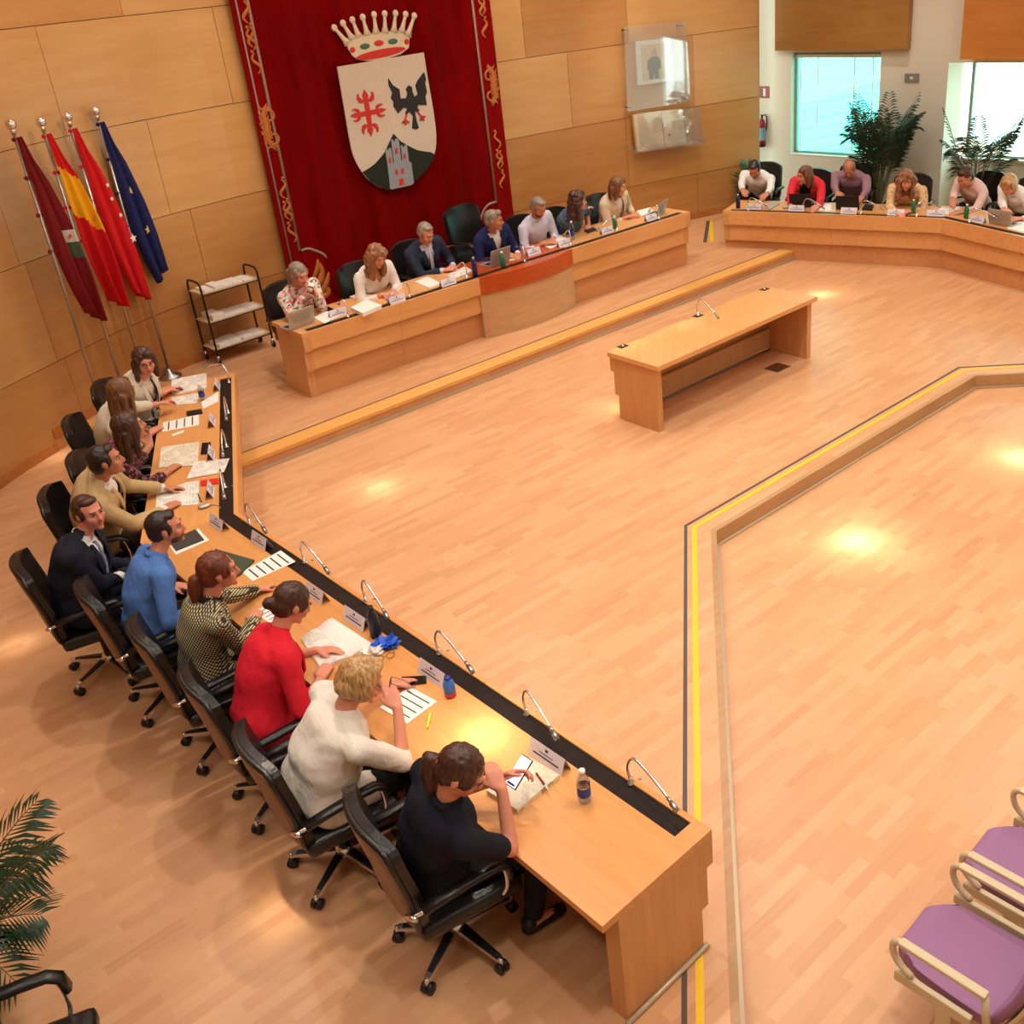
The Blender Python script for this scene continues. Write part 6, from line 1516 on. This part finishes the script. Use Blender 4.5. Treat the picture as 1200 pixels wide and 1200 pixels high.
bottle(685.5, 938, T0, 'clear water bottle with a blue label at the near end of the left desk', .20, .034)
bottle(528, 815, T0, 'small blue drink bottle with a red foot beside a name card', .135, .034, 'drink')
bottle(441, 746, T0, 'dark charcoal flask standing at the edge of the black strip', .23, .036, 'char')
bottle(238, 469, T0, 'small water bottle with a blue label at the far end of the left desk', .18, .03)
bottle(557, 323, TP_, 'navy metal flask at the left edge of the cherry middle', .24, .034, 'navy')
bottle(589.5, 312, TP_, 'green bottle in front of the silver laptop on the cherry middle', .19, .036, 'green')
bottle(671, 281, TP_, 'tall clear bottle right of the cherry middle', .26, .034)
bottle(721, 268, TP_, 'green bottle between the denim shirt and the oat cardigan', .18, .034, 'green')
bottle(865, 244, T0, 'navy metal flask at the left end of the right desk', .22, .034, 'navy')
bottle(1070, 250, T0, 'green bottle before the person with curly copper hair', .20, .034, 'green')
bottle(1132, 256, T0, 'green bottle before the person in the pale pink shirt', .20, .034, 'green')
def laptop(px, py, z, face, label, w=.32, back='silver', sticker=False, tilt=14):
    p = G(px, py, z); t = thing('laptop', label, 'laptop', (p.x, p.y, z + .0005), R(face) - PI / 2, 'laptops')
    bm = bm_new(); box(bm, (0, -.11, .008), (w, .22, .014), bev=.003); obj('base', bm, M[back], t)
    bm = bm_new(); box(bm, (0, -.11, .0155), (w * .86, .10, .001)); obj('keyboard', bm, M['black'], t)
    Mx = Matrix.Translation((0, 0, .014)) @ Matrix.Rotation(R(-tilt), 4, 'X')
    bm = bm_new(); box(bm, (0, 0, .105), (w, .008, .21), M=Mx, bev=.002); lid = obj('lid', bm, M[back], t)
    bm = bm_new(); box(bm, (0, -.0046, .105), (w * .93, .001, .185), M=Mx); obj('screen', bm, M['phone'], lid)
    if sticker: bm = bm_new(); box(bm, (.03, .0046, .09), (.12, .001, .12), M=Mx); obj('sticker', bm, M['tealp'], lid)
laptop(354, 383, TP_, FP + 6, 'silver laptop at the left end of the platform desk', .34)
laptop(586, 310, TP_, FP + 4, 'silver laptop on the cherry middle of the platform desk', .34)
laptop(774, 252, TP_, FP + 18, 'silver laptop with a teal sticker at the right end of the platform desk', .3, sticker=True, tilt=20)
laptop(938, 243, T0, -116, 'black laptop before the person in the coral cardigan', .34, 'black')
laptop(993, 246, T0, -116, 'black laptop before the person in the mauve shirt', .34, 'black')
laptop(1172, 264, T0, -150, 'grey laptop before the fair-haired person', .36, 'silver')
def thin(name, label, cat, a, b, z, r, m, m2=None):
    A_, B_ = G(*a, z + r), G(*b, z + r); c = (A_ + B_) / 2; bm = bm_new(); tube(bm, [A_ - c, (A_ - c).lerp(B_ - c, .72)], r, 8); tube(bm, [(A_ - c).lerp(B_ - c, .72), B_ - c], r * .9, 8, 1); o = obj(name, bm, [M[m], M[m2 or m]], loc=c); tag(o, label, cat)
M['hi'] = mat('yellow marker', (228, 232, 70), .4)
thin('pen', 'dark red pen lying on the thick booklet', 'pen', (628.5, 906), (642.7, 925.7), T0 + .0295, .005, 'ext_red', 'paper')
thin('marker', 'yellow highlighter beside the barred sheet', 'marker', (504.4, 835), (500.6, 853), T0 + .001, .008, 'hi')
thin('pen', 'black pen right of the sheets of the person in the beige jacket', 'pen', (232, 579), (236, 588), T0 + .001, .005, 'black')
q = G(240, 594.5, T0); bm = bm_new(); ball(bm, (0, 0, .014), (.034, .055, .017), 14); tube(bm, smoothpts([(0, .05, .008), (.05, .09, .006), (.12, .10, .006)], 4), .003, 5); o = obj('computer_mouse', bm, M['silver'], loc=(q.x, q.y, T0), rotz=R(-60)); tag(o, 'small silver mouse near the bend of the left desk', 'mouse')
q = G(1149, 257, T0); bm = bm_new(); ball(bm, (0, 0, .016), (.05, .035, .02), 12); o = obj('computer_mouse', bm, M['black'], loc=(q.x, q.y, T0)); tag(o, 'black mouse beside the grey laptop on the right desk', 'mouse')
q = G(921, 244, T0); bm = bm_new(); ball(bm, (0, 0, .016), (.05, .035, .02), 12); o = obj('computer_mouse', bm, M['silver'], loc=(q.x, q.y, T0)); tag(o, 'pale mouse left of the black laptop of the person in coral', 'mouse')
def crumple(px, py, z, label, m, r, s):
    p = G(px, py, z); bm = bm_new(); rr = bmesh.ops.create_icosphere(bm, subdivisions=3, radius=1)
    for v in rr['verts']:
        n = noise.noise(v.co * 2.6 + Vector((s, 0, 0))); v.co = Vector((v.co.x * r * (1 + n), v.co.y * r * .8 * (1 + n), max(0, (v.co.z + .6) * r * .35 * (1 + n * 1.5))))
    o = obj('crumpled_wrapper' if m != 'paper' else 'tissue', bm, M[m], loc=(p.x, p.y, z + .0005)); tag(o, label, 'wrapper' if m != 'paper' else 'tissue')
M['blue_wrap'] = mat('shiny blue wrapper', (34, 92, 206), .25, noise_amt=.3, nscale=60); crumple(453, 756, T0, 'crumpled shiny blue wrapper beside the dark flask', 'blue_wrap', .07, 1)
crumple(436, 766, T0, 'crumpled tissue between the binder and the blue wrapper', 'paper', .06, 5)
def specs(px, py, z, label, rz, free=None, M4=None):
    bm = bm_new()
    for sx in (-1, 1):
        tube(bm, [(sx * .033 + .024 * math.cos(a), 0, .02 + .019 * math.sin(a)) for a in [2 * PI * i / 16 for i in range(16)]], .0022, 6, closed=True)
        tube(bm, smoothpts([(sx * .058, 0, .03), (sx * .064, -.07, .03), (sx * .06, -.13, .012)], 3), .0022, 6)
    tube(bm, [(-.010, 0, .024), (.010, 0, .024)], .0022, 6)
    p = G(px, py, z) if not free else free; o = obj('eyeglasses', bm, M['shell'], loc=p, rotz=rz); tag(o, label, 'glasses'); return o
specs(452, 773, T0 + .002, 'thin framed eyeglasses lying beside the tissue', R(200))
o = specs(0, 0, 0, 'eyeglasses held at the mouth of the blond person in cream white', R(100), free=G(456, 803, 1.10))
o.rotation_euler = (R(30), R(20), R(100))
# the bright phone held over the booklet
M['screen_lit'] = N('lit white screen'); M['screen_lit'].set(Base_Color=(.9, .92, 1, 1)); M['screen_lit'].b.inputs['Emission Color'].default_value = (.85, .9, 1, 1); M['screen_lit'].b.inputs['Emission Strength'].default_value = 1.2; M['screen_lit'] = M['screen_lit'].m
pc = [G(*p, zz) for p, zz in (((594, 916), .90), ((609.5, 885), .98), ((622.5, 893), .98), ((606, 925), .90))]
c = sum(pc, Vector()) / 4; ex_ = ((pc[3] - pc[0]) + (pc[2] - pc[1])).normalized(); ey_ = ((pc[1] - pc[0])); ey_ = (ey_ - ex_ * ey_.dot(ex_)).normalized(); ez_ = ex_.cross(ey_)
t = thing('smartphone', 'smartphone with a bright white screen held over the thick booklet', 'phone', c)
t.rotation_euler = Matrix((ex_, ey_, ez_)).transposed().to_euler()
w_ = (pc[3] - pc[0]).length; h_ = (pc[1] - pc[0]).length; print('phone', w_, h_)
bm = bm_new(); box(bm, (0, 0, 0), (.078, .162, .009), bev=.003); obj('body', bm, M['phone'], t)
bm = bm_new(); box(bm, (0, 0, .0052), (.071, .153, .001)); obj('screen', bm, M['screen_lit'], t)
bm = bm_new(); box(bm, (0, -.066, .0060), (.05, .010, .0006)); obj('screen_icons', bm, M['blue_label'], t)

q = G(364, 337, 1.31); bm = bm_new(); lathe(bm, [(0, -.045), (.028, -.045), (.036, .045), (.032, .045), (.026, -.038), (0, -.038)], 16); lathe(bm, [(.0318, -.012), (.0338, .008)], 16, mi=1)
o = obj('cup', bm, [M['paper'], M['shell']], loc=q); o.rotation_euler = (R(-35), R(20), 0); tag(o, 'white striped paper cup at the mouth of the person in pale floral', 'cup')
# ------------------------------------------------------------------ light
W = bpy.data.worlds.new('world'); bpy.context.scene.world = W; W.use_nodes = True
bgn = W.node_tree.nodes['Background']; bgn.inputs[0].default_value = (.78, 1, .95, 1); bgn.inputs[1].default_value = 5.5
def area(loc, size, power, col=(1, .93, .86), size_y=None, rot=(0, 0, 0), name='ceiling_fill_light', spread=None):
    l = bpy.data.lights.new(name, 'AREA'); l.energy = power; l.color = col; l.shape = 'RECTANGLE'; l.size = size; l.size_y = size_y or size
    if spread: l.spread = R(spread)
    o = bpy.data.objects.new(name, l); C.objects.link(o); o.location = loc; o.rotation_euler = rot; return o
def spot(loc, power, ang=26, blend=.9, col=(1, .84, .62), aim=None, r=.05, name='spot_light'):
    l = bpy.data.lights.new(name, 'SPOT'); l.energy = power; l.color = col; l.spot_size = R(ang); l.spot_blend = blend; l.shadow_soft_size = r
    o = bpy.data.objects.new(name, l); C.objects.link(o); o.location = loc
    if aim is not None:
        o.rotation_euler = (Vector(aim) - Vector(loc)).to_track_quat('-Z', 'Y').to_euler()
    return o
for x in (-4.5, -1.2, 2.1, 5.4):
    for y in (1.0, 4.5, 8.0, 11.5, 15.0):
        if x > 5 and y > 14: continue
        area((x, y, 6.37), 1.1, (22 if x < -4 else (34 if x < -1 else 46)))  # soft fill grid added under the unseen ceiling for ambient light
for px, py, z, pw in ((1005, 635, -.15, 2600), (1195, 537, -.15, 2200), (445, 572, 0, 900), (962, 345, 0, 1300), (565, 862, .74, 1500), (725, 478, 0, 900), (20, 755, 0, 500), (330, 1070, 0, 600), (800, 380, .75, 300), (70, 535, 0, 450)):
    p = G(px, py, z); spot((p.x, p.y, 6.3), pw * .40, 13, 1.0, r=.1); spot((p.x, p.y, 6.3), pw * .9, 7, 1.0, r=.08); spot((p.x, p.y, 6.3), pw * 2.0, 3.6, 1.0, r=.06, col=(1, .9, .74))
for x, y, pw in ((-4.6, 3.6, 130), (-2.2, 1.6, 170), (-3.6, 7.4, 260), (.6, 2.2, 260), (-.6, 5.6, 370), (2.8, 4.6, 370), (5.6, 5.5, 360), (1.6, 8.2, 380), (4.8, 8.6, 370), (-1.4, 9.6, 340), (3.0, 12.2, 350), (-.2, 13.2, 300), (-2.6, 11.6, 260), (6.6, 11.6, 300), (2.2, 15.6, 240), (4.6, 15.4, 260)):
    spot((x, y, 6.3), pw, 84, .6, col=(1, .92, .82), r=.07)
for a_, b_, pw, an in (((.4, 12.6, 6.2), (.9, 17.1, 2.4), 330, 60), ((2.6, 13.6, 6.2), (2.9, 18.1, 2.4), 260, 60), ((-1.6, 9.4, 6.2), (-4.9, 12.5, 3.7), 300, 42), ((-1.2, 11.2, 6.2), (-3.0, 14.4, 2.6), 120, 60)):
    spot(a_, pw, an, .5, col=(1, .88, .70), aim=b_, r=.06)
vs = bpy.context.scene.view_settings
vs.view_transform = 'Standard'; vs.look = 'None'; vs.gamma = 1; vs.use_curve_mapping = False; vs.exposure = -0.22
bpy.context.scene.render.film_transparent = False
bpy.context.scene.cycles.use_denoising = True
bpy.context.scene.cycles.max_bounces = 6
bpy.context.scene.cycles.caustics_reflective = False
bpy.context.scene.cycles.caustics_refractive = False
bpy.context.scene.cycles.sample_clamp_indirect = 6
